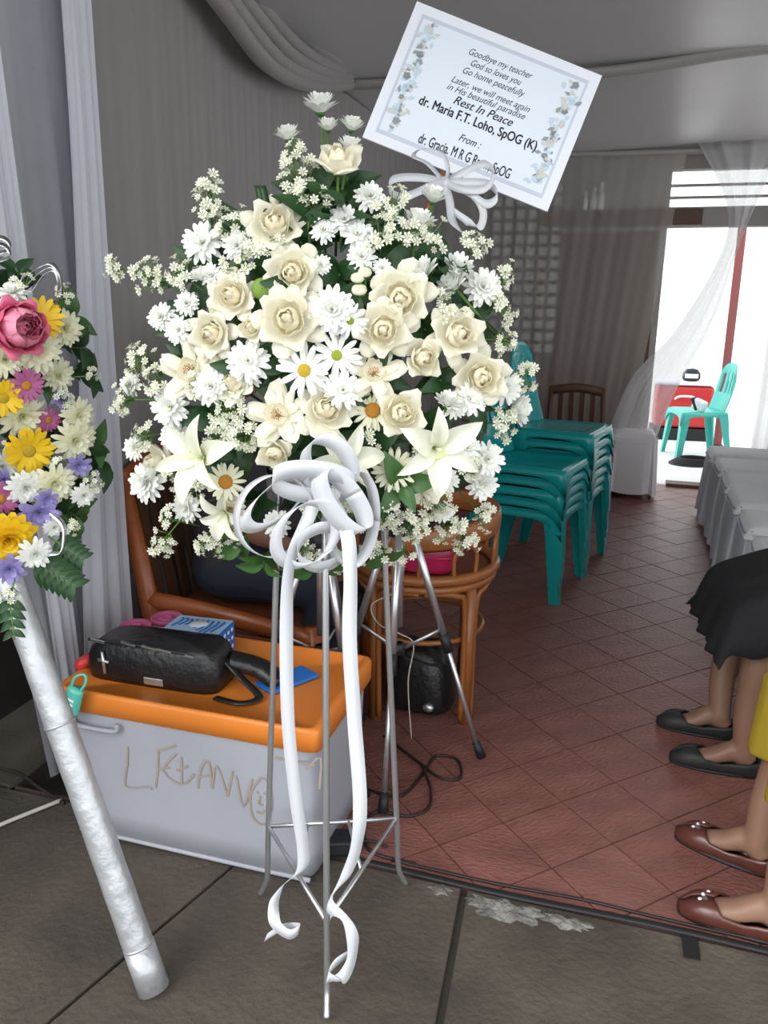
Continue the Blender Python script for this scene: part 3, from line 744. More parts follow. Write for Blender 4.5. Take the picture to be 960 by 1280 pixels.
# blue dotted tissue box
t = thing('tissue_box', 'blue cardboard box with white dots and pale patterned top behind bag', 'box', (-1.065, 1.80, LZ + .001), R(3))
MB().box((0, 0, .040), (.165, .10, .08)).build('body', 'blue_box', t, False, bevel=.002)
MB().box((0, 0, .081), (.16, .096, .002)).build('top_print', 'blue_top', t, False)
for k in range(9):
    a = k * .7; MB().tube(crom([(-.065 + .015 * k, -.03 + .02 * sin(a), .0826), (-.055 + .015 * k, .0 + .02 * cos(a), .0826), (-.065 + .016 * k, .03, .0826)], 3), (.0006, .004), 6, ref=(0, 0, 1)).build('print_swirl', 'blue_box', t)
MB().lathe([(.001, .0835), (.024, .0835), (.025, .0825)], 20).build('print_medallion', 'card', t)
dm = MB().lathe([(.001, 0), (.0055, 0), (.006, -.001)], 10).mesh('dot', 'card')
for i in range(8):
    for j in range(3): inst(dm, 'dot', t, Matrix.Translation((-.07 + .02 * i + (.01 if j % 2 else 0) - .002, -.0512, .014 + .024 * j)) @ Matrix.Rotation(pi / 2, 4, 'X'))
for i in range(4):
    for j in range(3): inst(dm, 'dot', t, Matrix.Translation((.0835, -.036 + .023 * i, .014 + .024 * j)) @ Matrix.Rotation(pi / 2, 4, 'Y'))
for (x, y), lab in (((-1.255, 1.785), 'pink-lidded round tub on the orange lid, next to black bag'), ((-1.205, 1.865), 'pink-lidded round tub on the orange lid, next to blue box')):
    t = thing('round_tub', lab, 'tub', (x, y, LZ + .001), 0)
    MB().lathe([(.001, .001), (.036, .001), (.040, .05), (.001, .05)], 22).build('body', 'glass', t)
    MB().lathe([(.001, .056), (.012, .056), (.013, .060), (.016, .060), (.017, .056), (.038, .056), (.042, .062), (.045, .060), (.045, .048), (.040, .047)], 24).build('lid', 'pink_plastic', t)
tag(MB().box((-.765, 1.71, LZ + .007), (.075, .15, .01), (0, 0, R(-30))).build('smartphone', 'blue_box', None, False, bevel=.004), 'blue phone lying on the orange lid behind the easel', 'phone')

# ------------------------------------------------------------------ tripods
def tripod(label, base, hc, hs, fr, feet, mt='silver'):
    t = thing('tripod', label, 'tripod', base)
    MB().tube([(0, 0, hs - .30), (0, 0, hc)], .012, 12).build('centre_column', mt, t)
    MB().lathe([(.001, hc), (.022, hc), (.024, hc + .03), (.016, hc + .05), (.03, hc + .055), (.03, hc + .075), (.001, hc + .075)], 14).build('head', 'black', t)
    MB().lathe([(.014, hs - .03), (.034, hs - .025), (.034, hs + .012), (.014, hs + .02)], 14).build('collar', 'black', t)
    mid = hs * .5
    MB().lathe([(.012, mid - .018), (.02, mid - .015), (.02, mid + .015), (.012, mid + .018)], 12).build('brace_hub', 'black', t)
    for a in feet:
        d = Vector((cos(a), sin(a), 0)); top = d * .03 + Vector((0, 0, hs)); bot = d * fr + Vector((0, 0, .03))
        k = top.lerp(bot, .5)
        lg = MB().tube([top, k], (.0115, .010), 8).build('leg', mt, t)
        MB().tube([k, bot], .0075, 8).build('lower_leg', mt, lg)
        MB().tube([top.lerp(bot, .46), top.lerp(bot, .54)], .016, 8).build('clamp', 'black', lg)
        MB().tube([top.lerp(bot, .97), bot + d * .012 - Vector((0, 0, .028))], [.012, .016], 8).build('foot', 'black', lg)
        MB().tube([d * .016 + Vector((0, 0, mid)), top.lerp(bot, .44)], (.006, .003), 6).build('brace', mt, t)
    return t
tripod('silver camera tripod standing behind the storage bin', (-.80, 2.035, 0), .80, .70, .24, (R(200), R(320), R(80)))
tripod('silver and black light tripod standing before the rattan stool', (-.575, 2.08, 0), .80, .74, .25, (R(22), R(175), R(278)))

# ------------------------------------------------------------------ rattan stool with pink tray, bag below
t = thing('rattan_stool', 'round orange-brown rattan stool with low curved rail and cane loops', 'stool', (-.60, 2.48, 0))
circ = lambda r, z, n=40, a0=0, a1=2 * pi: [(r * cos(a0 + (a1 - a0) * k / n), r * sin(a0 + (a1 - a0) * k / n), z) for k in range(n + (0 if a1 - a0 > 6.28 else 1))]
MB().tube(circ(.235, .52), .017, 10, closed=True).build('seat_ring', 'rattan', t)
MB().tube(circ(.228, .488), .013, 10, closed=True).build('seat_ring', 'rattan', t)
MB().lathe([(.001, .515), (.20, .515), (.225, .51), (.225, .50)], 36).build('seat', 'brown_panel', t)
rl = MB(); arc = [(.238 * cos(a), .238 * sin(a), .675 - .035 * (1 - cos(a - .6)) * .5) for a in [(-1.9 + 5.2 * k / 40) for k in range(41)]]
rl.tube(arc, (.038, .011), 8, ref=(0, 0, 1)).build('back_rail', 'rattan', t)
for k in range(7):
    a = -1.75 + 4.9 * k / 6; b = a + .34
    MB().tube(crom([(.235 * cos(a), .235 * sin(a), .53), (.237 * cos(a), .237 * sin(a), .60), (.238 * cos((a + b) / 2), .238 * sin((a + b) / 2), .635), (.237 * cos(b), .237 * sin(b), .60), (.235 * cos(b), .235 * sin(b), .53)], 5), .007, 8).build('cane_loop', 'rattan', t)
for k in range(4):
    a = R(-33 + 90 * k)
    MB().tube([(.215 * cos(a), .215 * sin(a), .50), (.21 * cos(a), .21 * sin(a), 0)], .020, 10).build('leg', 'rattan', t)
    for sg in (-1, 1):
        b = a + sg * .30
        MB().tube(crom([(.215 * cos(a + sg * .11), .215 * sin(a + sg * .11), .02), (.218 * cos(a + sg * .11), .218 * sin(a + sg * .11), .40), (.225 * cos(b), .225 * sin(b), .465), (.228 * cos(a + sg * .75), .228 * sin(a + sg * .75), .475)], 6), .010, 8).build('bent_brace', 'rattan', t)
MB().tube(circ(.20, .30), .009, 8, closed=True).build('stretcher_ring', 'rattan', t)
t = thing('pink_tray', 'bright pink plastic tray resting on the rattan stool seat', 'tray', (-.60, 2.40, .518))
def tray(u, v):
    a = 2 * pi * u; c, s_ = cos(a), sin(a); p = .4; k = [.01, .82, .86, 1, 1.04, 1.03][round(v * 5)]; z = [0.004, .004, .01, .062, .064, .058][round(v * 5)]
    return (math.copysign(abs(c) ** p, c) * .135 * k, math.copysign(abs(s_) ** p, s_) * .09 * k, z)
MB().grid(tray, 48, 6, closeu=True).build('body', 'pink_tray', t, solid=.003)
MB().tube([(.14 * cos(2 * pi * k / 32) * 1.0, .094 * sin(2 * pi * k / 32), .064) for k in range(32)], .004, 6, closed=True).build('rim', 'pink_tray', t)
t = thing('black_backpack', 'black bag slumped on the tiles under the rattan stool', 'bag', (-.59, 2.44, 0))
def bpf(u, v):
    a = 2 * pi * u; c, s_ = cos(a), sin(a); p = .6; k = [.95, 1.05, 1.0, .9, .65, .02][round(v * 5)]; z = [0, .04, .12, .19, .235, .245][round(v * 5)]
    return (math.copysign(abs(c) ** p, c) * .115 * k * (1 + .04 * sin(5 * a + z * 20)), math.copysign(abs(s_) ** p, s_) * .10 * k, z + .015 * sin(3 * a) * v * (k > .1))
b_ = MB().grid(bpf, 48, 6, closeu=True); b_.f.append(tuple(range(47, -1, -1))); b_.build('body', 'black_leather', t, sub=1)
MB().tube(crom([(-.08, -.06, .20), (-.06, -.12, .24), (.03, -.13, .22), (.08, -.07, .19)], 5), (.003, .012), 6, ref=(0, 0, 1)).build('strap', 'black', t)
MB().ell((.05, -.105, .05), (.02, .012, .015)).build('buckle', 'silver', t)
# cables on the floor
def cable(label, pts, r, mt, name='cable'): return tag(MB().tube(crom(pts, 7), r, 6).build(name, mt), label, 'cable')
z_ = .005
cable('dark looped cable lying on tiles before the rattan stool', [fl(455, 985, z_), fl(500, 995, z_), fl(530, 965, z_), fl(545, 945, z_), fl(572, 950, z_), fl(575, 972, z_), fl(550, 972, z_), fl(520, 950, z_), fl(480, 920, z_)], .0045, 'cable')
cable('dark cable running from stool to the tile edge', [fl(527, 955, .012), fl(538, 985, .008), fl(535, 1010, z_), fl(510, 1020, z_), fl(470, 1015, z_), fl(455, 1035, z_), fl(465, 1065, z_), fl(520, 1080, z_)], .0045, 'cable')
cable('thin dark red cable along the black tile edge strip', [(-.46, 1.640, z_), (-.2, 1.636, z_), (.0, 1.645, z_), (.15, 1.640, z_), (.4, 1.636, z_), (.9, 1.64, z_)], .004, 'cable')
cable('thin white earphone cable hanging before the rattan stool', [(-.60, 2.22, .60), (-.615, 2.22, .50), (-.70, 2.215, .44), (-.675, 2.21, .38), (-.60, 2.2, .36), (-.56, 2.2, .33), (-.575, 2.2, .20), (-.56, 2.2, .008)], .0022, 'pale_cable')
cable('pale thin rod lying on concrete by the storage bin', [fl(-60, 1058, z_), fl(0, 1031, z_), fl(77, 1000, z_)], .006, 'pale_cable', 'thin_rod')
cable('grey cable curving over concrete behind the silver pole', [fl(-20, 958, .02), fl(20, 965, .01), fl(50, 985, z_), fl(80, 1004, z_)], .005, 'shade_wood')
t = thing('power_adapter', 'small black plug block lying on the tile edge by the bin', 'adapter', fl(425, 1062), R(20))
MB().box((0, 0, .022), (.085, .06, .04)).build('body', 'black', t, False, bevel=.006)
MB().tube(crom([(.04, 0, .02), (.08, .02, .008), (.12, .0, .006)], 4), .004, 6).build('lead', 'cable', t)
tag(MB().box((.237, 1.580, .0005), (.034, .075, .0015), (0, 0, R(2))).build('tape_strip', 'tape', None, False), 'short strip of black tape stuck across concrete edge', 'tape')

# ------------------------------------------------------------------ bottles on the beam, things in the yard
for x, s_, lab in ((-.405, .85, 'smallest glass bottle on the beam over the back shutters'), (-.345, 1.05, 'middle-height glass bottle on the beam over the back shutters'), (-.300, 1.3, 'tallest glass bottle on the beam over the back shutters')):
    t = thing('glass_bottle', lab, 'bottle', (x, YB - .04, 1.986)); t.scale = (s_, s_, s_)
    MB().lathe([(.001, 0), (.022, 0), (.023, .01), (.023, .08), (.010, .105), (.009, .13)], 16).build('body', 'glass', t)
    MB().lathe([(.011, .128), (.012, .13), (.012, .148), (.001, .149)], 12).build('cap', 'card', t)
pa_, pb_ = on(897, 552, 1, 8.35), on(930, 270, 1, 8.35); pa_.z = -.02
t = thing('red_post', 'dark red wooden post leaning in the yard behind turquoise chair', 'post', pa_)
MB().tube([(0, 0, 0), tuple(pb_ - pa_)], (.038, .03), 4).build('post', 'red_wood', t, False); MB().lathe([(.001, 0), (.06, 0), (.05, .03), (.001, .03)], 12).build('base_block', 'black', t)
t = thing('red_crate', 'red plastic crate with pale lid and black base in the yard', 'crate', (.56, 8.85, -.02), R(4))
MB().box((0, 0, .34), (.55, .36, .42)).build('body', 'red_plastic', t, False, bevel=.03)
MB().box((0, 0, .575), (.58, .39, .03)).build('lid', 'card', t, False, bevel=.01)
MB().box((0, 0, .06), (.58, .4, .12)).build('base', 'black', t, False, bevel=.01)
MB().tube(crom([(-.1, -.185, .42), (-.06, -.21, .45), (.06, -.21, .45), (.1, -.185, .42)], 4), .012, 8).build('handle', 'card', t)
t = thing('helmet', 'dark blue rounded helmet on the red crate lid', 'helmet', (.62, 8.85, .58)); t.scale = (.75, .75, .75)
MB().lathe([(.10, 0), (.115, .03), (.11, .09), (.07, .14), (.001, .155)], 20).build('shell', 'navy', t, solid=.008)
MB().grid(lambda u, v: (.118 * cos(-2.4 + 1.6 * u), .118 * sin(-2.4 + 1.6 * u), .03 + .06 * v), 12, 4).build('visor', 'glass', t, solid=.003)
cl = MB()
for k in range(5): cl.tube([(.17 * (1 - .05 * k) * cos(a) + .01 * k, .13 * sin(a) * (1 - .05 * k), .01 + .012 * k) for a in [2 * pi * i / 28 for i in range(28)]], .008, 6, closed=True)
o = cl.build('cable_coil', 'black'); o.location = (.58, 7.36, -.02); tag(o, 'black coiled hose on the yard ground before turquoise chair', 'coil')
t = thing('small_bag', 'small black and white bag on the turquoise chair seat', 'bag', (.64, 7.75, .405), R(-20))
MB().box((0, 0, .05), (.12, .08, .10), (0, R(20), 0)).build('body', 'card', t, False, bevel=.02); MB().box((-.04, 0, .06), (.03, .084, .12), (0, R(-24), 0)).build('flap', 'black', t, False, bevel=.008)

# ------------------------------------------------------------------ easel
fF, fL, fR = Vector((-.458, 1.178, 0)), Vector((-.711, 1.431, 0)), Vector((-.412, 1.560, 0))
ec = (fF + fL + fR) / 3
t = thing('flower_easel', 'thin silver metal three-legged easel holding the white flower spray', 'easel', ec)
tops = []
for f in (fF, fL, fR):
    d = (f - ec); top = d * .62 + Vector((0, 0, 1.02)); d1 = d * .90
    foot = d * 1.0
    MB().tube(crom([d * 1.06 + Vector((0, 0, .007)), d * 1.0 + Vector((0, 0, .03)), d1 * 1.04 + Vector((0, 0, .07)), d1 + Vector((0, 0, .2)), d * .78 + Vector((0, 0, .55)), top], 5), .0065, 10).build('leg', 'silver', t)
    tops.append((d1 * 1.0 + Vector((0, 0, .20)), top))
for i in range(3):
    a, b = tops[i][0], tops[(i + 1) % 3][0]
    MB().tube([a, b], .005, 8).build('cross_brace', 'silver', t)
    MB().tube([tops[i][1], tops[(i + 1) % 3][1]], .005, 8).build('top_ring_bar', 'silver', t)
m_ = (tops[1][0] + tops[2][0]) / 2
for k in (.3, .62): MB().tube([tops[1][0].lerp(tops[2][0], k), tops[(0)][0].lerp(tops[2][0] if k > .5 else tops[1][0], .45)], .004, 8).build('rung', 'silver', t)

# ------------------------------------------------------------------ flowers: shared shapes
def petal_rev(prof, hw, tip=.22, ripple=.03, nu=6, nv=6, seed=0, point=.06, roll=0):
    rnd = random.Random(seed); ph = rnd.uniform(0, 6); mb = MB()
    def pr(v):
        k = v * (len(prof) - 1); i = min(int(k), len(prof) - 2); t_ = k - i
        a, b = prof[i], prof[i + 1]; return lerp(a[0], b[0], t_), lerp(a[1], b[1], t_)
    def fn(u, v):
        q = (u - .5) * 2; vv = v * (1 - tip * q * q + point * (1 - abs(q)) ** 2 * (v > .7)) / (1 + point)
        r, z = pr(min(1, vv)); w = hw * (.5 + .5 * sin(pi * (.08 + .52 * v))); a = q * w * (1 - 2.2 * roll * v ** 3)
        rp = ripple * v * v * sin(5 * q + ph); z -= roll * q * q * v * v; r += roll * .5 * v ** 4 * (1 - abs(q))
        return ((r + rp) * cos(a), (r + rp) * sin(a), z + rp * .8)
    return mb.grid(fn, nu, nv)
ROSE_L = {
    'in': ([(.02, .0), (.20, .15), (.25, .45), (.17, .70), (.07, .80)], 1.45),
    'in2': ([(.02, .0), (.28, .12), (.37, .40), (.30, .66), (.20, .78)], 1.35),
    'mid': ([(.02, .0), (.38, .10), (.52, .36), (.50, .60), (.50, .72)], 1.15),
    'out': ([(.02, -.02), (.42, .04), (.66, .22), (.76, .44), (.86, .50), (.94, .42)], .95),
    'skirt': ([(.02, -.06), (.45, -.06), (.78, .06), (.98, .18), (1.10, .14), (1.14, .04)], .78),
    'flat': ([(.02, -.02), (.35, .08), (.62, .22), (.82, .32), (.95, .30)], .72),
}
rose_me = {}
for k, (p, h) in ROSE_L.items():
    for s_ in (0, 1):
        rose_me[k, s_] = petal_rev(p, h, .26 if k not in ('skirt', 'flat') else .50, .06, seed=s_ + len(k), point=.30 if k in ('skirt', 'flat') else .14 if k == 'out' else .02, roll={'skirt': .24, 'flat': .18, 'out': .20, 'mid': .07}.get(k, 0)).mesh('petal', 'rose_in' if k in ('in', 'in2') else 'rose')
bud_me = MB().lathe([(.02, .1), (.15, .3), (.17, .55), (.12, .74), (.05, .82), (.004, .83)], 12).mesh('bud', 'rose_in')
sep_me = MB().lathe([(.02, -.14), (.12, -.13), (.17, -.05), (.30, .0), (.02, .0)], 8).mesh('calyx', 'stem')
stam = MB()
for k in range(26):
    a = k * 2.4; r = .20 * math.sqrt(k / 26); stam.ell((r * cos(a), r * sin(a), .20 + .05 * random.random()), (.026, .026, .05), 5, 4)
stam_me = stam.mesh('stamens', 'rose_brown')
stem_me = MB().tube([(0, 0, 0), (0, 0, -1)], .0026, 6).mesh('stem', 'stem')
def add_stem(t, s, L=.10):
    return inst(stem_me, 'stem', t, Matrix.Diagonal((1 / s, 1 / s, L / s, 1)))
def make_rose(layers, centre, s, name='rose'):
    t = thing(name, 'x', 'rose', group='roses')
    for kind, n, off, z, sc in layers:
        for k in range(n):
            a = off + 2 * pi * k / n + random.uniform(-.12, .12)
            inst(rose_me[kind, k % 2], 'petal', t, Matrix.Translation((0, 0, z)) @ Matrix.Rotation(a, 4, 'Z') @ Matrix.Rotation(random.uniform(-.16, .12) * (.4 if kind[:2] == 'in' else 1), 4, 'Y') @ Matrix.Rotation(random.uniform(-.12, .12), 4, 'X') @ Matrix.Scale(sc * random.uniform(.92, 1.1), 4))
    inst(bud_me if centre == 'bud' else stam_me, 'bud' if centre == 'bud' else 'stamens', t)
    inst(sep_me, 'calyx', t)
    return t
rose_protos = {
    'full': lambda: make_rose([('in', 3, 0, 0, 1), ('in2', 4, .5, 0, 1), ('mid', 5, .2, 0, 1), ('out', 5, .7, 0, 1), ('skirt', 5, .1, 0, 1)], 'bud', 1),
    'bud': lambda: make_rose([('in', 3, 0, 0, 1.05), ('in2', 4, .5, 0, 1.05), ('mid', 4, .2, 0, 1.05), ('out', 4, .7, 0, .98)], 'bud', 1),
    'open': lambda: make_rose([('mid', 3, 0, -.1, .75), ('flat', 5, .3, 0, .85), ('flat', 6, .0, -.05, 1.0), ('skirt', 5, .4, 0, .98)], 'stam', 1),
}
# daisies and chrysanthemums
def ray_petals(rows, w=.13, cup=.06, seed=0, notch=.0):
    rnd = random.Random(seed); mb = MB()
    for n, tilt, L, z0, r0 in rows:
        for k in range(n):
            a = 2 * pi * (k + rnd.uniform(-.25, .25)) / n + tilt; tl = R(tilt + rnd.uniform(-7, 7)); LL = L * rnd.uniform(.88, 1.06)
            c, s_ = cos(a), sin(a); vs = []
            for j, (f, ww) in enumerate(((0, .45), (.4, 1), (.8, .95), (1, .35))):
                th = tl + R(10) * f; d = Vector((sin(th), cos(th)))
                rr = r0 + d.x * LL * f; z = z0 + d.y * LL * f
                for q in (-1, 0, 1):
                    y = q * ww * w / 2; zz = z + (cup * .5 * abs(q) * ww if True else 0) * .5
                    vs.append((rr * c - y * s_, rr * s_ + y * c, zz))
            mb.add(vs, [(3 * j + i, 3 * j + i + 1, 3 * j + i + 4, 3 * j + i + 3) for j in range(3) for i in range(2)])
    return mb
DAISY = [(13, 72, .86, 0.02, .12), (13, 84, .88, -.02, .12)]
MUM = [(7, 8, .40, .10, .03), (9, 26, .50, .06, .06), (12, 45, .62, .03, .08), (14, 64, .76, 0, .10), (15, 82, .86, -.04, .12)]
MUMW = [(8, 10, .42, .05, .05), (12, 40, .62, .02, .08), (14, 66, .82, 0, .10), (14, 84, .88, -.03, .12)]
CUP = [(8, 4, .86, 0, .08), (11, 17, .96, 0, .12), (12, 31, 1.0, -.02, .15), (12, 48, .98, -.04, .17)]
disc_g = MB().lathe([(.24, -.02), (.23, .06), (.15, .10), (.001, .11)], 12)
def flower_kind(name, cat, rows, pm, dm_, dsc, w, seed, group, calyx=True):
    t = thing(name, 'x', cat, group=group)
    inst(ray_petals(rows, w, seed=seed).mesh('ray_petals', pm), 'ray_petals', t)['kind'] = 'stuff'
    if dm_:
        o = inst(disc_g.mesh('disc', dm_), 'disc', t, Matrix.Scale(dsc, 4))
    if calyx: inst(calyx_me, 'calyx', t)
    return t
calyx_me = MB().lathe([(.02, -.22), (.12, -.20), (.24, -.10), (.27, .02), (.02, .02)], 10).mesh('calyx', 'leaf_mid')
KIND = {
    'daisy_y': lambda: flower_kind('white_daisy', 'daisy', DAISY, 'mum', 'disc_yellow', 1.05, .20, 1, 'white daisies'),
    'daisy_g': lambda: flower_kind('white_daisy', 'daisy', DAISY, 'mum', 'disc_green', .9, .20, 2, 'white daisies'),
    'daisy_o': lambda: flower_kind('white_daisy', 'daisy', [(16, 76, .72, .0, .22), (14, 88, .74, -.03, .22)], 'mum_cream', 'disc_orange', 1.5, .19, 3, 'white daisies'),
    'mum': lambda: flower_kind('white_chrysanthemum', 'chrysanthemum', MUM, 'mum', 'disc_green', .22, .26, 4, 'white chrysanthemums'),
    'mum2': lambda: flower_kind('white_chrysanthemum', 'chrysanthemum', MUMW, 'mum', 'disc_green', .5, .25, 5, 'white chrysanthemums'),
    'cup': lambda: flower_kind('white_chrysanthemum', 'chrysanthemum', CUP, 'mum', None, 0, .33, 6, 'half-open white chrysanthemums'),
    'gerbera': lambda: flower_kind('yellow_gerbera', 'gerbera', [(15, 66, .84, .02, .15), (16, 82, .86, -.03, .15)], 'yellow_petal', 'disc_yellow', 1.15, .25, 8, None),
    'yellow_mum': lambda: flower_kind('yellow_chrysanthemum', 'chrysanthemum', MUM, 'yellow_petal', None, 0, .36, 9, None),
    'cream_mum': lambda: flower_kind('cream_chrysanthemum', 'chrysanthemum', MUMW, 'mum_cream', 'disc_green', .6, .24, 10, None),
    'mauve': lambda: flower_kind('mauve_daisy', 'daisy', [(15, 70, .8, .02, .18), (14, 84, .82, -.02, .18)], 'mauve_petal', 'disc_orange', 1.2, .24, 11, None),
    'violet': lambda: flower_kind('violet_flower', 'flower', [(5, 20, .6, 0, .05), (7, 48, .8, 0, .1), (7, 72, .9, -.04, .12)], 'violet_petal', None, 0, .42, 12, None),
}
KIND.update(rose_protos)
for k_ in ('full', 'bud', 'open'):
    for q_ in (1, 2, 3): KIND[k_ + str(q_)] = KIND[k_]
used = {}
def put(kind, p, axis, r, label, group=None, roll=None, stem=.1, name=None):
    mtx = frame(p, axis, random.uniform(0, 6.28) if roll is None else roll, r)
    if kind not in used: used[kind] = KIND[kind](); o = used[kind]; o.matrix_world = mtx
    else: o = dup(used[kind], mtx)
    o['label'] = label
    for ch in [c for c in o.children if c.name.startswith('stem')]: bpy.data.objects.remove(ch)
    if group: o['group'] = group
    elif 'group' in o: del o['group']
    if name: o.name = name
    add_stem(o, r, stem)
    return o
cr_ = Vector((cos(YAW), sin(YAW), 0)); cf_ = Vector((-sin(YAW), cos(YAW), 0))
# the dome on which the spray's flowers sit
DC, DA, DB, DCZ, DTH = Vector((-.535, 1.47, 1.25)), .385, .21, .44, R(18.5)
DR = Matrix.Rotation(DTH, 3, 'Z'); DRI = DR.transposed()
def on_dome(px, py, k=1.0):
    d = DRI @ ray(px, py); o = DRI @ (O - DC)
    sc = Vector((1 / (DA * k), 1 / (DB * k), 1 / (DCZ * k)))
    dd = Vector((d.x * sc.x, d.y * sc.y, d.z * sc.z)); oo = Vector((o.x * sc.x, o.y * sc.y, o.z * sc.z))
    A, B, C = dd.dot(dd), oo.dot(dd), oo.dot(oo) - 1
    disc = B * B - A * C
    tt = (-B - math.sqrt(disc)) / A if disc > 0 else -oo.dot(dd) / A
    tmid = -o.y / d.y
    if disc <= 0: tt = min(tt, tmid)
    p = o + d * tt; n = Vector((p.x / DA ** 2, p.y / DB ** 2, p.z / DCZ ** 2)).normalized()
    return DC + DR @ p, DR @ n, tt
def aim(n, p, tocam=.45, up=0):
    v = (O - p).normalized(); return (n * (1 - tocam) + v * tocam + Vector((0, 0, up))).normalized()
def flower(kind, px, py, rpx, label, lift=.0, tocam=.5, up=0, group=None, dirv=None, stem=.1, roll=None, name=None, tilt=0):
    p, n, tt = on_dome(px, py)
    a = Vector(dirv) if dirv else aim(n, p, tocam, up)
    if tilt: a = (a + cr_ * random.uniform(-tilt, tilt) + Vector((0, 0, random.uniform(-tilt, tilt)))).normalized()
    r = rpx / F * tt * (1.06 if tilt else 1)
    v = (O - p).normalized(); p = p + v * lift - a * r * .25
    return put(kind, p, a, r, label, group, roll, stem, name)
def cdir(x, y, z): return cr_ * x + cf_ * y + Vector((0, 0, z))
LM = {(343, 281): 'the uppermost full rose', (366, 341): 'the rose over the largest rose', (291, 370): 'the rose beside the lime leaf', (361, 400): 'the largest cream rose',
      (266, 417): 'the rose under the lime-leaf rose', (315, 410): 'the small rosebud by the largest rose', (235, 462): 'the open rose on the drape side', (501, 372): 'the upper of two overlapping roses',
      (479, 411): 'the lower of two overlapping roses', (571, 418): 'the big rose on the aisle side', (528, 447): 'the pale aisle-side rosebud', (467, 464): 'the open rose amid the daisies',
      (345, 518): 'the open rose over the bow', (407, 513): 'the full rose over the bow', (344, 566): 'the yellowish rosebud touching the bow', (501, 516): 'the rosebud over the large lily',
      (602, 471): 'the outermost aisle-side rose', (526, 605): 'the small open rose under the large lily', (292, 478): 'the rose half hidden by chrysanthemums', (196, 578): 'the rose beside the sideways lily',
      (287, 638): 'the open rose under the bow', (423, 203): 'the tallest rose', (380, 463): 'the yellow-centred daisy', (543, 560): 'the large lily', (254, 572): 'the sideways lily', (560, 200): 'the condolence card', (380, 690): 'the bow knot'}
def lab_near(head, px, py):
    (lx, ly), nm = min(LM.items(), key=lambda kv: (kv[0][0] - px) ** 2 + (kv[0][1] - py) ** 2)
    dx, dy = px - lx, py - ly
    rel = ('just above' if dy < 0 else 'just below') if abs(dy) > abs(dx) else ('on the drape side of' if dx < 0 else 'on the aisle side of')
    lab = head + ' ' + rel + ' ' + nm
    return lab if len(lab.split()) <= 13 else lab.replace('the small open rose under the large lily', 'the small open rose').replace('the small rosebud by the largest rose', 'the smallest rosebud').replace('the rose half hidden by chrysanthemums', 'the half-hidden rose').replace('the yellowish rosebud touching the bow', 'the yellowish rosebud').replace('the upper of two overlapping roses', 'the upper overlapping rose').replace('the lower of two overlapping roses', 'the lower overlapping rose')
RL = {(343, 281): 'highest of the forward-facing roses', (366, 341): 'sitting over the largest rose', (291, 370): 'touching the round lime leaf', (361, 400): 'largest of all the roses',
      (266, 417): 'under the rose that touches the lime leaf', (315, 410): 'smallest, tucked against the largest rose', (235, 462): 'outermost on the drape side', (501, 372): 'upper of two overlapping roses',
      (479, 411): 'lower of two overlapping roses', (571, 418): 'big, on the aisle side', (528, 447): 'between two big aisle-side roses', (467, 464): 'beside the daisies',
      (345, 518): 'over the big bow', (407, 513): 'over the big bow', (344, 566): 'touching the top of the big bow', (501, 516): 'over the large pointed lily',
      (602, 471): 'outermost on the aisle side', (526, 605): 'small, under the large pointed lily', (292, 478): 'half hidden by chrysanthemums', (196, 578): 'beside the sideways lily',
      (287, 638): 'under the big bow'}
RF, RB, RO = 'full cream rose with many curled petals in the standing spray', 'half-open cream rosebud in the standing spray', 'wide open cream rose showing brown centre in the standing spray'
for px, py, r, kd, lf in ((343, 281, 32, 'full', 0), (366, 341, 31, 'full', 0), (291, 370, 29, 'full', 0), (361, 400, 37, 'full', .015), (266, 417, 28, 'full', 0), (315, 410, 19, 'bud', 0),
                          (235, 462, 35, 'open', 0), (501, 372, 35, 'full', .005), (479, 411, 32, 'full', .01), (571, 418, 33, 'full', .01), (528, 447, 28, 'bud', .0), (467, 464, 33, 'open', 0),
                          (345, 518, 34, 'open', .01), (407, 513, 32, 'full', .01), (344, 566, 23, 'bud', .01), (501, 516, 32, 'bud', .02), (602, 471, 31, 'full', .01), (526, 605, 25, 'open', 0),
                          (292, 478, 24, 'full', -.01), (196, 578, 22, 'full', -.01), (287, 638, 20, 'open', -.01)):
    lb, gp = {'full': (RF, 'full cream roses in the spray'), 'bud': (RB, 'cream rosebuds in the spray'), 'open': (RO, 'open cream roses in the spray')}[kd]
    flower(kd + random.choice(('', '1', '2', '3') if kd == 'full' else ('', '1')), px, py, r, {'full': 'full cream rose, ', 'bud': 'half-open cream rose, ', 'open': 'wide open brown-centred cream rose, '}[kd] + RL[px, py], lf, .45, .18, gp, tilt=.32)
flower('bud1', 423, 203, 36, 'cream rose standing tallest of the roses, seen from the side', .02, dirv=cdir(.08, -.75, 1), stem=.16, group=None)
for px, py, r, kd, lf in ((380, 463, 35, 'daisy_y', .02), (421, 444, 33, 'daisy_g', .01), (438, 401, 23, 'daisy_g', .02), (466, 513, 28, 'daisy_o', .0), (281, 603, 26, 'daisy_o', .01), (493, 588, 30, 'daisy_o', .01)):
    lb, gp = {'daisy_y': ('large white daisy with yellow centre among the cream roses', None), 'daisy_g': ('white daisy with green centre near the top-heavy double bloom', 'green-centred white daisies'),
              'daisy_o': ('white daisy with orange centre in the standing spray', 'orange-centred white daisies')}[kd]
    flower(kd, px, py, r, lb if kd == 'daisy_y' else lab_near(lb.split(' near')[0].split(' in the')[0], px, py), lf, .7, .05, gp)
ML, MG = 'white double chrysanthemum in the standing spray', 'white chrysanthemums in the spray'
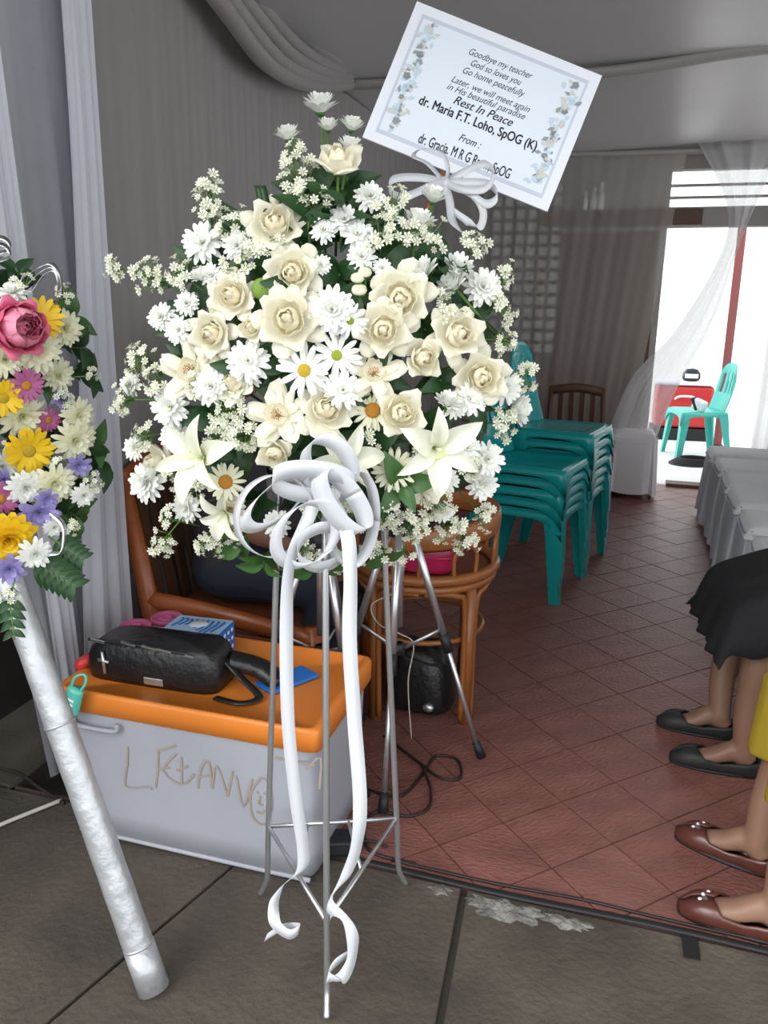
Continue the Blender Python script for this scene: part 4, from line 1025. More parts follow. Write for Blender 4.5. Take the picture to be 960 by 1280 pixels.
for px, py, r, lf in ((415, 386, 34, .02), (309, 450, 30, .01), (262, 482, 26, .015), (210, 508, 27, 0), (178, 603, 29, 0), (232, 378, 18, 0), (199, 395, 20, 0), (221, 411, 20, 0), (250, 300, 29, 0),
                      (295, 305, 22, 0), (262, 342, 17, 0), (215, 545, 22, -.01), (165, 560, 18, -.02), (606, 357, 28, 0), (633, 484, 24, 0), (590, 498, 24, .01), (612, 574, 24, 0), (606, 606, 24, 0), (429, 487, 27, .015), (463, 243, 22, -.01), (430, 272, 22, 0), (404, 286, 18, 0),
                      (447, 290, 22, 0), (452, 319, 21, 0), (401, 330, 15, 0), (478, 334, 14, 0), (570, 508, 18, 0), (585, 560, 20, -.01), (230, 635, 22, -.01), (560, 600, 18, -.01), (160, 480, 18, -.02), (555, 640, 16, -.01), (415, 655, 17, -.01), (345, 655, 20, -.015), (310, 470, 18, -.01)):
    flower(random.choice(('mum', 'mum', 'mum2')), px, py, r, lab_near(('small ' if r < 20 else '') + 'white double chrysanthemum', px, py), lf, .5, .2, MG)
TOPL = {(400, 133): 'half-open white chrysanthemum, topmost bloom of the whole spray', (410, 158): 'small half-open white chrysanthemum directly under the topmost bloom', (440, 157): 'half-open white chrysanthemum between topmost bloom and condolence card', (360, 169): 'half-open white chrysanthemum alone on the drape side of the tallest rose', (437, 182): 'half-open white chrysanthemum peeking from behind the tallest rose'}
CL, CG = 'half-open white chrysanthemum on green stem in the standing spray', 'half-open white chrysanthemums in the spray'
for px, py, r, d in ((522, 278, 24, (.1, -.35, 1)), (542, 246, 20, (.2, -.4, 1)), (527, 341, 24, (-.5, -.5, .8)), (566, 356, 22, (-.6, -.5, .6)), (572, 334, 22, (.2, -.6, .8)), (646, 512, 24, (.9, -.5, .1)), (250, 345, 14, (-.4, -.5, .8)),
                     (400, 133, 25, (-.05, -.3, 1)), (410, 158, 16, (0, -.25, 1)), (440, 157, 18, (.2, -.3, 1)), (360, 169, 19, (-.15, -.2, 1)), (437, 182, 18, (.2, -.2, 1)), (560, 502, 18, (.2, -.6, 1)), (190, 590, 18, (-.8, -.5, .3)), (152, 590, 0, 0)):
    if r: flower('cup', px, py, r, TOPL.get((px, py)) or lab_near('half-open white chrysanthemum', px, py), 0, dirv=cdir(*d), group=CG, stem=.14)
# unopened green-white buds
tm = None
for px, py, r in ((447, 348, 9), (449, 363, 10), (456, 341, 9)):
    p, n, tt = on_dome(px, py)
    if tm is None:
        tm = thing('chrysanthemum_bud', 'x', 'bud', group='round chrysanthemum buds')
        MB().lathe([(.05, -.7), (.7, -.5), (1, 0), (.9, .4), (.5, .65), (.02, .68)], 14).build('bud', 'mum_cream', tm)
        MB().lathe([(.05, -.75), (.75, -.52), (.95, -.15)], 12).build('calyx', 'stem', tm); o = tm
        tm.matrix_world = frame(p, cdir(0, -.6, 1), 0, r / F * tt); add_stem(tm, r / F * tt, .09)
    else: o = dup(tm, frame(p, cdir(0, -.6, 1), 0, r / F * tt))
    o['label'] = 'tight round greenish chrysanthemum bud between the cream roses'
# lilies
lp = MB()
def lily_p(u, v):
    q = (u - .5) * 2; w = .21 * (sin(pi * min(1, .12 + .88 * v) ** .9) ** .8 if v < .999 else 0) + .012 * (1 - v)
    r = .04 + .95 * v ** 1.1; z = .62 * v ** .7 - .36 * v ** 3.6
    return (r, q * w, z + .10 * abs(q) ** 1.5 * w / .2 - .02 * (1 - abs(q)) * sin(pi * v))
lp.grid(lily_p, 7, 10); lily_me = lp.mesh('petal', 'lily')
pis = MB().tube([(0, 0, .05), (0, 0, .5)], [.016, .022], 6).ell((0, 0, .52), (.04, .04, .02)).mesh('pistil', 'lily_in')
thr = MB().lathe([(.02, -.12), (.06, .0), (.12, .12), (.20, .24)], 12).mesh('throat', 'lily_in')
def lily(px, py, r, label, d, roll, lift=.02):
    p, n, tt = on_dome(px, py); s = r / F * tt
    t = thing('white_lily', label, 'lily'); t.matrix_world = frame(p + (O - p).normalized() * lift, cdir(*d), roll, s)
    for k in range(6): inst(lily_me, 'petal', t, Matrix.Translation((0, 0, .01 * (k % 2))) @ Matrix.Rotation(k * pi / 3, 4, 'Z') @ Matrix.Rotation(random.uniform(-.28, .12), 4, 'Y') @ Matrix.Diagonal((random.uniform(.88, 1.08), .78 if k % 2 else 1.1, 1, 1)))
    inst(pis, 'pistil', t); inst(thr, 'throat', t); add_stem(t, s, .08)
lily(254, 572, 60, 'white lily opening sideways beside the big ribbon bow and filler flowers', (-.35, -.9, .15), .35, .02)
lily(430, 578, 58, 'white lily half hidden behind the big ribbon bow', (.25, -.9, .3), .1, .0)
lily(543, 560, 63, 'large white lily with pointed petals below the cream rosebud', (.15, -.95, .1), .55, .035)
lily(283, 640, 40, 'small white lily peeking out under the ribbon bow', (-.3, -.8, -.3), .2, -.01)
# filler sprigs of tiny blossoms
fm = MB()
for k in range(7):
    a = 2 * pi * k / 7; c, s_ = cos(a), sin(a)
    fm.add([(.1 * c, .1 * s_, .0), (.65 * c - .24 * s_, .65 * s_ + .24 * c, .26), (1.0 * c, 1.0 * s_, .30), (.65 * c + .24 * s_, .65 * s_ - .24 * c, .26)], [(0, 3, 2, 1)])
fm.lathe([(.02, -.5), (.2, -.15), (.24, .1), (.02, .18)], 6); floret_me = fm.mesh('blossom', 'floret')
fe_me = MB().lathe([(.2, .12), (.16, .24), (.01, .27)], 6).mesh('blossom_eye', 'floret_in')
NSP = [0]
def sprig(p0, axis, L, spread, n, fr, label, group, name='filler_sprig', seed=None):
    rnd = random.Random(NSP[0] * 13 + 5 if seed is None else seed); NSP[0] += 1
    t = thing(name, label, 'blossom sprig', p0, group=group); ax = Vector(axis).normalized(); st = MB()
    st.tube(crom([(0, 0, 0) - ax * .06 if False else tuple(-ax * .06), (0, 0, 0), tuple(ax * L * .5), tuple(ax * L)], 3), .0016, 5)
    o1 = ax.orthogonal().normalized(); o2 = ax.cross(o1)
    for k in range(n):
        h = L * (.25 + .8 * k / n); a = rnd.uniform(0, 6.28); rr = spread * math.sqrt(rnd.uniform(.1, 1))
        d = o1 * cos(a) + o2 * sin(a); q = ax * (h + rnd.uniform(0, .02)) + d * rr
        st.tube([tuple(ax * h * .6), tuple(q)], .0009, 4)
        dirn = (d * .7 + ax * .8 + (O - p0).normalized() * .5)
        b = inst(floret_me, 'blossom', t, frame(q, dirn, rnd.uniform(0, 6), fr * rnd.uniform(.75, 1.2)))
        inst(fe_me, 'blossom_eye', b)
    st.build('stem', 'stem', t)
    return t
FL, FG = 'sprig of tiny white filler blossoms in the standing spray', 'white filler sprigs in the spray'
for px, py, d, L, sp, n in ((262, 262, (-.1, -.2, 1), .06, .026, 15), (262, 238, (-.1, -.2, 1), .03, .018, 9), (195, 350, (-1, -.1, .45), .065, .030, 18), (150, 338, (-1, -.2, .2), .02, .020, 12), (230, 345, (-.6, -.3, .5), .04, .03, 14),
                            (180, 452, (-1, -.2, .3), .05, .032, 20), (160, 500, (-1, -.2, 0), .03, .028, 16), (200, 478, (-.7, -.4, .2), .03, .025, 12), (185, 545, (-.9, -.4, -.1), .03, .025, 12), (375, 225, (-.1, -.3, 1), .07, .028, 18), (372, 192, (-.1, -.3, 1), .03, .022, 9),
                            (392, 255, (0, -.5, 1), .04, .025, 10), (296, 285, (-.2, -.3, 1), .04, .028, 14), (330, 305, (-.1, -.6, .6), .03, .028, 14), (300, 332, (-.2, -.7, .5), .03, .028, 13), (287, 512, (-.3, -1, .2), .03, .028, 20), (308, 545, (.2, -1, -.1), .03, .028, 20), (275, 545, (-.1, -1, 0), .02, .02, 10),
                            (622, 385, (.8, -.4, .3), .035, .028, 14), (626, 350, (.8, -.4, .5), .03, .02, 9), (625, 425, (.8, -.4, 0), .03, .025, 12), (650, 470, (1, -.3, .2), .03, .026, 14), (625, 530, (.8, -.5, 0), .03, .026, 13), (600, 640, (.6, -.5, -.5), .04, .025, 14), (505, 290, (.1, -.5, .8), .04, .03, 14),
                            (590, 310, (.5, -.3, .8), .03, .025, 10), (490, 262, (0, -.5, .9), .03, .025, 12), (205, 675, (-.5, -.3, -.6), .04, .026, 14), (215, 650, (-.3, -.4, .2), .02, .02, 6), (265, 675, (-.2, -.4, -.8), .04, .028, 18), (285, 660, (-.1, -.8, -.5), .03, .028, 14), (243, 610, (-.3, -.9, -.2), .03, .028, 13),
                            (440, 640, (0, -1, -.3), .03, .030, 14), (478, 640, (.1, -1, -.3), .03, .032, 18), (510, 655, (.1, -1, -.4), .03, .032, 18), (545, 625, (.3, -1, -.3), .03, .030, 14), (560, 655, (.3, -.8, -.6), .035, .03, 16), (580, 672, (.4, -.6, -.7), .035, .025, 14), (470, 685, (.1, -.7, -.8), .03, .028, 14),
                            (430, 692, (0, -.7, -.8), .03, .026, 12), (380, 685, (0, -.7, -.8), .03, .026, 12), (225, 595, (-.4, -.9, 0), .02, .025, 10), (395, 640, (0, -1, 0), .02, .025, 9), (530, 560, (.1, -1, .1), .015, .022, 8), (455, 560, (0, -1, .2), .02, .025, 8), (475, 300, (0, -.7, .6), .03, .028, 10), (560, 385, (.3, -.8, .4), .02, .024, 8), (250, 480, (-.4, -.9, 0), .02, .02, 8), (505, 690, (.1, -.6, -.9), .02, .025, 10), (590, 585, (.5, -.8, -.1), .02, .024, 9), (535, 300, (.2, -.6, .7), .03, .026, 10)):
    p, n_, tt = on_dome(px, py, .97)
    sprig(p - cdir(*d).normalized() * L * .6, cdir(*d), L, sp * 1.12, int(n * 1.6), .0092, lab_near('white filler sprig', px, py), FG)
# foliage stems filling the spray
lfm = MB()
def leaf_fn(u, v):
    q = (u - .5) * 2; w = .26 * sin(pi * (.04 + .93 * v) ** .85); return (v, q * w, .10 * sin(pi * v) - .25 * v * v + .09 * abs(q) * w / .26)
lfm.grid(leaf_fn, 5, 8); leaf_me = {k: None for k in ('leaf', 'leaf_mid', 'leaf_lime')}
for k in leaf_me: leaf_me[k] = lfm.mesh('leaf', k)
def leafy(p0, axis, L, n, sz, label, group, mt='leaf', cat='foliage stem'):
    t = thing('leafy_stem', label, cat, p0, group=group); ax = Vector(axis).normalized()
    MB().tube([(0, 0, 0), tuple(ax * L)], .002, 5).build('stem', 'stem', t)
    for k in range(n):
        a = k * 2.4 + random.uniform(-.4, .4); o1 = ax.orthogonal().normalized(); d = (Matrix.Rotation(a, 3, ax) @ o1) * .75 + ax * random.uniform(.35, .8); d.normalize()
        nn = (ax + (O - p0).normalized() * .8); nn = (nn - d * nn.dot(d)).normalized(); s_ = nn.cross(d)
        m3 = Matrix((d, s_, nn)).transposed().to_4x4()
        inst(leaf_me[mt], 'leaf', t, Matrix.Translation(ax * L * (.25 + .75 * k / n)) @ m3 @ Matrix.Scale(sz * random.uniform(.8, 1.15), 4))
    return t
LG = 'foliage stems filling the spray'
fo = thing('floral_foam', 'dark green floral foam block hidden inside the spray', 'foam', DC + Vector((0, .03, -.28)))
MB().box((0, 0, .14), (.22, .13, .34), (0, 0, DTH)).build('block', 'foam', fo, True, bevel=.015)
MB().box((0, 0, -.03), (.25, .16, .05), (0, 0, DTH)).build('holder', 'black', fo, True, bevel=.01)
rnd = random.Random(4)
spots = [(x, y) for y in range(235, 690, 56) for x in range(200, 640, 56)]
for x, y in spots:
    x += rnd.uniform(-18, 18); y += rnd.uniform(-18, 18)
    if abs(x - 405) > min(185, (y - 130) * .72) or y > 625 or (y > 580 and abs(x - 395) > 140): continue
    p, n_, tt = on_dome(x, y, .76)
    leafy(p - n_ * .03, n_ + (O - p).normalized() * .6, .05, 6, .07, lab_near('leafy stem', x, y).replace('just above', 'behind and above').replace('just below', 'behind and below').replace('on the', 'behind, on the', 1) , LG, 'leaf')
for px, py, d, L in ((410, 262, (.05, -.1, 1), .07), (430, 270, (.15, -.1, 1), .06), (385, 275, (-.05, -.1, 1), .06), (560, 322, (.7, -.3, .7), .05), (545, 335, (.5, -.5, .6), .05)):
    p, n_, tt = on_dome(px, py, .93); leafy(p - cdir(*d) * .05, cdir(*d), L, 5, .06, lab_near('upright dark green leaves', px, py), 'upright leaves in the spray', 'leaf')
for px, py, d in ((392, 715, (-.1, -.4, -1)), (340, 712, (-.4, -.4, -.8)), (425, 712, (.2, -.4, -1)), (500, 632, (.1, -1, .0)), (312, 690, (-.4, -.5, -.7)), (470, 700, (.2, -.4, -.9))):
    p, n_, tt = on_dome(px, py - 30, .9); leafy(p, cdir(*d), .04, 4, .065, lab_near('mid-green leaves hanging', px, py - 30), 'hanging leaves under the spray', 'leaf_mid')
def blade(pts, w, label):
    t = thing('blade_leaf', label, 'leaf', pts[0]); P = [Vector(p) - Vector(pts[0]) for p in crom(pts, 4)]
    n = len(P); mb = MB()
    for sd in (-1, 1):
        mb = MB(); mb.strip([p + cr_ * sd * w * .25 for p in P], cr_ + cf_ * .4 * sd, [w * .5] * n); mb.build('blade', 'leaf', t, solid=.001)
p1, _, _ = on_dome(338, 290); p2, _, _ = on_dome(325, 232)
blade([p1, p1.lerp(p2, .5), p2], .020, 'folded dark green blade leaf standing up beside a cream rose')
p, n_, tt = on_dome(328, 361); t = thing('round_leaf', 'rounded lime green leaf between two cream roses', 'leaf', p)
MB().lathe([(.001, .004), (.010, .003), (.017, 0), (.018, -.002)], 18, frame((0, 0, 0), aim(n_, p, .8), 0, 1)).build('blade', 'leaf_lime', t)
MB().tube([(0, 0, 0), tuple(-n_ * .05)], .0015, 5).build('stalk', 'stem', t)

# ------------------------------------------------------------------ satin bow and tails
def ribbon(t, name, pts, side, w, sub=7, mt='satin'):
    P = crom(pts, sub); S_ = [Vector(x) for x in side] if isinstance(side, list) else side
    if isinstance(S_, list): S_ = crom(S_, sub)
    return MB().strip(P, S_, w).build(name, mt, t, solid=.0006)
def plane_pt(px, py, off):      # point on the sight line, 'off' metres before the dome's front plane
    c = DC + (O - DC).normalized() * 0; d = ray(px, py); f = Vector((-sin(DTH), cos(DTH), 0))
    tt = (DC - f * (DB + off) - O).dot(f) / d.dot(f); return O + d * tt
kn = plane_pt(403, 606, .035)
bow = thing('ribbon_bow', 'large white satin ribbon bow with many loops and two long tails', 'bow', kn)
def loop(pa, pb, off, off2, w=.023, tw=.5):
    a = plane_pt(*pa, off) - kn; b = plane_pt(*pb, off2) - kn; far = (a + b) / 2
    far = far * 1.04; s_ = (Vector((0, 0, 0)) - far).normalized()
    bn = (a - b).cross(far); bn = bn.normalized() if bn.length > 1e-6 else -cf_
    if bn.dot(cf_) > 0: bn = -bn
    sd = (bn * (1 - tw) + cr_ * tw * .6 + Vector((0, 0, tw)) * .6)
    ribbon(bow, 'loop', [Vector((0, 0, 0)), a * .55 + (a - b) * .08, a, far * 1.10 + (a - b) * .0, b, b * .55 + (b - a) * .08, Vector((0, 0, 0))], [sd, sd + cr_ * .2, sd, sd + Vector((0, 0, .3)), sd, sd - cr_ * .2, sd], w)
def ring(cx, cy_, rx, ry, rot, side, w=.022, o1=.05, o2=.02, n=9):
    pts = []
    for k in range(n):
        a = 2 * pi * k / n; x, y = rx * cos(a), ry * sin(a); c, s_ = cos(R(rot)), sin(R(rot))
        pts.append(plane_pt(cx + x * c - y * s_, cy_ + x * s_ + y * c, lerp(o1, o2, .5 + .5 * sin(a + .6))) - kn)
    P = crom(pts, 5, True); P.append(P[0])
    MB().strip(P, Vector(side), w).build('loop', 'satin', bow, solid=.0006)
UPV = Vector((0, 0, 1))
ring(342, 645, 46, 52, 20, -cf_ * .8 + cr_ * .75 + UPV * .1, .020, .05, .03)
ring(392, 603, 52, 17, 5, UPV + cf_ * -.25 + cr_ * .1, .031, .085, .04)
ring(412, 583, 38, 26, 55, UPV * .6 - cf_ * .4 + cr_ * .6, .032, .07, .03)
ring(440, 648, 28, 60, 5, -cf_ * .7 + cr_ * .8, .026, .05, .02)
ring(428, 628, 17, 44, -35, cr_ + UPV * .6 - cf_ * .2, .033, .08, .05)
ring(345, 628, 46, 20, -38, UPV * .7 + cr_ * .7 - cf_ * .3, .030, .07, .04)
ring(383, 668, 34, 44, 40, cr_ * .8 - cf_ * .3 + UPV * .5, .028, .075, .04)
ring(403, 684, 32, 24, -20, -cf_ * .5 + UPV * .9, .028, .06, .02)
MB().ell((0, 0, 0), (.013, .011, .015)).build('knot', 'satin', bow)
def tail_pts(L): return [plane_pt(x, y, o) - kn for x, y, o in L]
sR, sM = cr_ + Vector((0, 0, .0)), cr_ * .7 + cf_ * .7
def eas(px, py, yy): return on(px, py, 1, yy) - kn
ribbon(bow, 'tail', [Vector((0, 0, 0)), eas(380, 660, 1.20), eas(362, 705, 1.20), eas(358, 780, 1.20), eas(360, 900, 1.20), eas(370, 1000, 1.21), eas(379, 1060, 1.22), eas(376, 1088, 1.22), eas(352, 1108, 1.215), eas(342, 1130, 1.205), eas(345, 1155, 1.19), eas(362, 1168, 1.185), eas(374, 1160, 1.20), eas(352, 1160, 1.215), eas(332, 1172, 1.22)],
       [cr_, cr_, cr_ + cf_, cr_ + cf_ * .4, cr_, cr_, cr_ + cf_ * .3, cr_ + Vector((0, 0, .5)), cr_ * .8 + Vector((0, 0, .9)), cr_ + cf_ * .8, cr_ * .6 + Vector((0, 0, .6)), Vector((.1, 0, 1)), Vector((.2, 0, 1)), Vector((.3, 0, 1)), Vector((.3, 0, .8))], .024)
ribbon(bow, 'tail', [Vector((0, 0, 0)), eas(432, 660, 1.22), eas(438, 720, 1.20), eas(437, 800, 1.19), eas(443, 900, 1.18), eas(450, 1000, 1.16), eas(446, 1055, 1.155), eas(432, 1095, 1.15), eas(412, 1130, 1.145), eas(436, 1155, 1.14), eas(441, 1190, 1.135), eas(428, 1222, 1.12), eas(410, 1222, 1.11), eas(418, 1205, 1.12), eas(440, 1190, 1.15)],
       [cr_, cr_, cr_ + cf_ * .5, cr_, cr_ + cf_ * .2, cr_, cr_ + cf_ * .6, cr_ + Vector((0, 0, .5)), cr_ * .5 + Vector((0, 0, 1)), cr_ + Vector((0, 0, -.4)), cr_ + cf_ * .9, cr_ * .8 + Vector((0, 0, -.9)), Vector((.3, 0, 1)), Vector((.2, 0, 1)), Vector((.4, 0, 1))], .025)

# ------------------------------------------------------------------ condolence card
TL, TR, BL = O + ray(512, -1) * 1.62, O + ray(743, 92) * 1.62, O + ray(453, 172) * 1.62
ex = (TR - TL).normalized(); ez = (TL - BL); ez = (ez - ex * ez.dot(ex)).normalized(); en = ex.cross(ez)
CW, CH = (TR - TL).length, (TL - BL).length; cc_ = BL + (TR - TL) / 2
card = thing('condolence_card', 'tilted white printed condolence card with flower border above the spray', 'card')
card.matrix_world = Matrix((( ex.x, -en.x, ez.x, cc_.x), (ex.y, -en.y, ez.y, cc_.y), (ex.z, -en.z, ez.z, cc_.z), (0, 0, 0, 1)))
# local: x along, z up, -y = front?  ensure the printed face looks to the viewer
fs_ = -1 if (-en).dot(O - cc_) < 0 else 1
def cy(d): return fs_ * d
MB().box((0, 0, CH / 2), (CW, .005, CH)).build('board', 'card', card, False)
MB().box((0, cy(.0028), CH / 2), (CW * .90, .0008, CH * .865)).build('border_panel', 'card_border', card, False)
MB().box((0, cy(.0033), CH / 2), (CW * .875, .0008, CH * .81)).build('centre_panel', 'card_centre', card, False)
MB().tube([(-.02, cy(-.005), .10), (-.03, cy(-.006), -.10), (-.06, cy(.0), -.34)], .004, 8).build('stick', 'orange_wood', card)
lines = [('Goodbye my teacher', .508, .808, .34, .35, 0), ('God so loves you', .503, .741, .27, .35, 0), ('Go home peacefully', .51, .675, .33, .35, 0), ('Later, we will meet again', .518, .590, .42, .35, 0), ('in His beautiful paradise', .51, .533, .42, .35, 0),
         ('Rest In Peace', .516, .462, .315, .32, .0004), ('dr. Maria F.T. Loho, SpOG (K)', .513, .372, .63, 0, .0011), ('From :', .51, .238, .115, .32, .0003), ('dr. Gracia. M R G Rauw, SpOG', .512, .128, .49, 0, .0006)]
for tx, uu, vv, wf, sh_, bold in lines:
    cu = bpy.data.curves.new('lettering', 'FONT'); cu.body = tx; cu.size = .02; cu.shear = sh_; cu.extrude = .0001
    o = bpy.data.objects.new('lettering', cu); COL.objects.link(o)
    me = bpy.data.meshes.new_from_object(o.evaluated_get(bpy.context.evaluated_depsgraph_get()))
    bpy.data.objects.remove(o); bpy.data.curves.remove(cu)
    X = [v.co.x for v in me.vertices]; w0 = max(X) - min(X); x0 = min(X); kx = wf * CW / w0
    hz = {'dr. G': .0225, 'dr. M': .0205, 'Rest ': .0185, 'From ': .016}.get(tx[:5], .0145) * 1.0; kz = hz / .0148
    vs = [v.co.copy() for v in me.vertices]; fs = [tuple(p.vertices) for p in me.polygons]; bpy.data.meshes.remove(me)
    mb = MB()
    for q in ((-.5, 0), (.5, 0), (0, .4), (0, -.4)) if bold else ((0, 0),):
        mb.add([((v.x - x0 - w0 / 2) * kx + q[0] * bold, -v.z, v.y * kz + q[1] * bold) for v in vs], fs)
    o = mb.build('lettering', 'ink', card, False)
    sx = -1 if fs_ > 0 else 1
    o.matrix_local = Matrix.Translation(((uu - .5) * CW, cy(.0040), vv * CH - .3 * hz)) @ Matrix.Diagonal((sx, 1, 1, 1))
rnd = random.Random(11)
lf2 = MB().add([(0, 0, 0), (.5, 0, .28), (1, 0, 0), (.5, 0, -.28)], [(0, 1, 2, 3)])
pm_ = {k: lf2.mesh('printed_leaf', k, False) for k in ('print_grey', 'print_blue', 'print_beige')}
pf = MB()
for k in range(5):
    a = 2 * pi * k / 5; pf.lathe([(.001, 0), (.42, 0)], 8, Matrix.Translation((.5 * cos(a), 0, .5 * sin(a))) @ Matrix.Rotation(pi / 2, 4, 'X'))
pf_me = {k: pf.mesh('printed_flower', k, False) for k in ('print_grey', 'print_beige', 'print_blue')}
for sx in (-1, 1):
    for k in range(90):
        z = CH * rnd.uniform(.13, .90); x = sx * (CW * .395 + rnd.gauss(0, .008)) - sx * .004
        inst(pm_[rnd.choice(('print_grey', 'print_blue', 'print_blue', 'print_beige', 'print_beige'))], 'printed_leaf', card, Matrix.Translation((x, cy(.0040 + .00002 * k), z)) @ Matrix.Rotation(rnd.uniform(0, 6.28), 4, 'Y') @ Matrix.Scale(rnd.uniform(.008, .018), 4))
    for k in range(9):
        z = CH * (.17 + .085 * k + rnd.uniform(-.02, .02)); x = sx * CW * .392 + rnd.uniform(-.008, .008)
        inst(pf_me[rnd.choice(('print_grey', 'print_beige', 'print_blue'))], 'printed_flower', card, Matrix.Translation((x, cy(.0052), z)) @ Matrix.Scale(rnd.uniform(.006, .010), 4))
# small bow on the card
kn2 = O + ray(556, 228) * 1.50
b2 = thing('small_ribbon_bow', 'small white satin ribbon bow tied over the lower card edge', 'bow', kn2)
def cp(px, py, t_): return O + ray(px, py) * t_ - kn2
Z0 = Vector((0, 0, 0))
for pts, sd in (([Z0, cp(525, 222, 1.48), cp(492, 224, 1.47), cp(487, 238, 1.46), cp(505, 246, 1.45), cp(540, 232, 1.47), Z0], Vector((0, 0, 1)) + cf_ * .5), ([Z0, cp(535, 205, 1.50), cp(517, 195, 1.50), cp(528, 186, 1.48), cp(552, 192, 1.47), cp(560, 212, 1.48), Z0], Vector((0, 0, .3)) + cf_ + cr_ * .6),
                ([Z0, cp(580, 215, 1.49), cp(605, 205, 1.50), cp(618, 218, 1.47), cp(605, 236, 1.46), cp(575, 236, 1.47), Z0], Vector((0, 0, 1)) + cf_ * .5), ([Z0, cp(578, 228, 1.48), cp(610, 230, 1.48), cp(622, 245, 1.46), cp(608, 255, 1.46), cp(585, 240, 1.47), Z0], Vector((0, 0, 1)) + cf_ * .4)):
    ribbon(b2, 'loop', pts, [sd] * len(pts), .017)
ribbon(b2, 'tail', [Z0, cp(562, 252, 1.47), cp(565, 275, 1.46), cp(576, 290, 1.45), cp(592, 300, 1.44)], [cr_, cr_, cr_, cr_ + Vector((0, 0, -.6)), cr_ + Vector((0, 0, -.8))], .015)
ribbon(b2, 'tail', [Z0, cp(590, 243, 1.47), cp(604, 265, 1.46), cp(598, 285, 1.45), cp(578, 272, 1.44), cp(568, 265, 1.44)], [cr_ + Vector((0, 0, .8)), cr_ + Vector((0, 0, .6)), cr_, cr_ * .8 + Vector((0, 0, -.6)), Vector((0, 0, 1)), Vector((0, 0, 1))], .014)
MB().ell((0, 0, 0), (.010, .008, .011)).build('knot', 'satin', b2)

# ------------------------------------------------------------------ colourful flower stand on foil-wrapped pole
pb = Vector((-.812, 1.128, 0)); pt = on(20, 750, 1, 1.215); pdir = (pt - pb).normalized()
t = thing('foil_pole', 'thick silver-foil-wrapped bamboo pole leaning under the colourful flowers', 'pole', pb)
Lp = 1.15; P = []; rr = []
for k in range(47):
    f = k / 46; P.append(tuple(pdir * (Lp * f + .008))); rr.append(.0305 + .0004 * sin(k * 1.7) - .003 * f)
MB().tube(P, rr, 18).build('pole', 'silver_foil', t)
for f in (.085, .50, .78): MB().tube([tuple(pdir * (Lp * f - .002)), tuple(pdir * (Lp * f + .003))], .0312, 18).build('foil_seam', 'silver_foil', t)
MB().tube([tuple(pdir * .002), tuple(pdir * .095)], .0314, 18).build('end_sleeve', 'silver_foil', t)
top = pb + pdir * Lp
for q, lab in ((Vector((-1.62, .80, 0)), 'silver-foil-wrapped pole leaning outward from the colourful flower stand'), (Vector((-1.75, 1.42, 0)), 'silver-foil-wrapped rear pole of the colourful flower stand')):
    t2 = thing('foil_pole', lab, 'pole', q); v = (top - q); MB().tube([tuple(v * (k / 12)) for k in range(13)], .022, 14).build('pole', 'silver_foil', t2)
    MB().tube([tuple(v * .5), tuple(v * .506)], .0245, 14).build('foil_seam', 'silver_foil', t2)
LC = top + Vector((-.10, .06, .22)); LC += (O - LC).normalized() * .085
def lpt(px, py, rad=1.0):
    d = ray(px, py); k = (LC - O).dot(d) / d.dot(d); p = O + d * k; off = (p - LC).length
    dep = max(0, .22 ** 2 - min(.22, off) ** 2) ** .5 * .45
    return p - d.normalized() * dep, k - dep / d.length
LS = 'on the colourful flower stand'
fo2 = thing('floral_foam', 'green floral foam block inside the colourful flower stand', 'foam', LC + Vector((0, 0, -.24)))
MB().box((0, 0, .2), (.16, .12, .40), (0, 0, R(40))).build('block', 'foam', fo2, True, bevel=.015); MB().box((0, 0, -.01), (.18, .14, .04), (0, 0, R(40))).build('holder', 'black', fo2, True, bevel=.01)
def lflow(kind, px, py, r, label, lift=0, d=None, name=None, group=None):
    p, k = lpt(px, py); v = (O - p).normalized(); n = (p - LC).normalized()
    a = cdir(*d) if d else (v * .7 + n * .4); rm = r / F * k * 1.16
    return put(kind, p + v * lift - a.normalized() * rm * .2, a, rm, label, group, None, .09, name)
# pink ranunculus-like rose
for key in list(rose_me):
    me = rose_me[key].copy(); me.materials.clear(); me.materials.append(M['peony_in' if key[0] in ('in', 'in2') else 'peony']); rose_me['pk' + key[0], key[1]] = me
pkbud = bud_me.copy(); pkbud.materials.clear(); pkbud.materials.append(M['peony'])
def pink_rose():
    t = thing('pink_rose', 'x', 'rose')
    for kind, n, off, z, sc in (('pkin', 4, 0, 0, .8), ('pkin', 5, .4, -.02, 1.15), ('pkin2', 6, .5, -.05, 1.15), ('pkin2', 7, .1, -.12, 1.45), ('pkin2', 7, .4, -.2, 1.75), ('pkmid', 7, .2, -.12, 1.35), ('pkout', 7, .7, -.08, 1.0)):
        for k in range(n): inst(rose_me[kind, k % 2], 'petal', t, Matrix.Translation((0, 0, z)) @ Matrix.Rotation(off + 2 * pi * k / n + random.uniform(-.1, .1), 4, 'Z') @ Matrix.Scale(sc, 4))
    inst(pkbud, 'bud', t); inst(sep_me, 'calyx', t); return t
KIND['pink'] = pink_rose
lflow('gerbera', 50, 396, 26, 'bright yellow gerbera tucked behind the pink rose', 0, (.4, -.8, .5))
lflow('pink', 20, 410, 34, 'full deep pink rose ' + LS, .02)
lflow('cream_mum', 84, 410, 22, 'cream chrysanthemum behind the yellow gerbera and pink rose')
lflow('cream_mum', 50, 438, 28, 'cream chrysanthemum directly below the pink rose', .01)
lflow('mauve', 35, 483, 19, 'mauve daisy with orange centre between cream chrysanthemums', .02)
lflow('gerbera', 6, 499, 22, 'yellow gerbera beside the mauve daisy', .015)
lflow('cream_mum', 30, 522, 29, 'cream chrysanthemum between mauve daisy and yellow gerbera', .01)
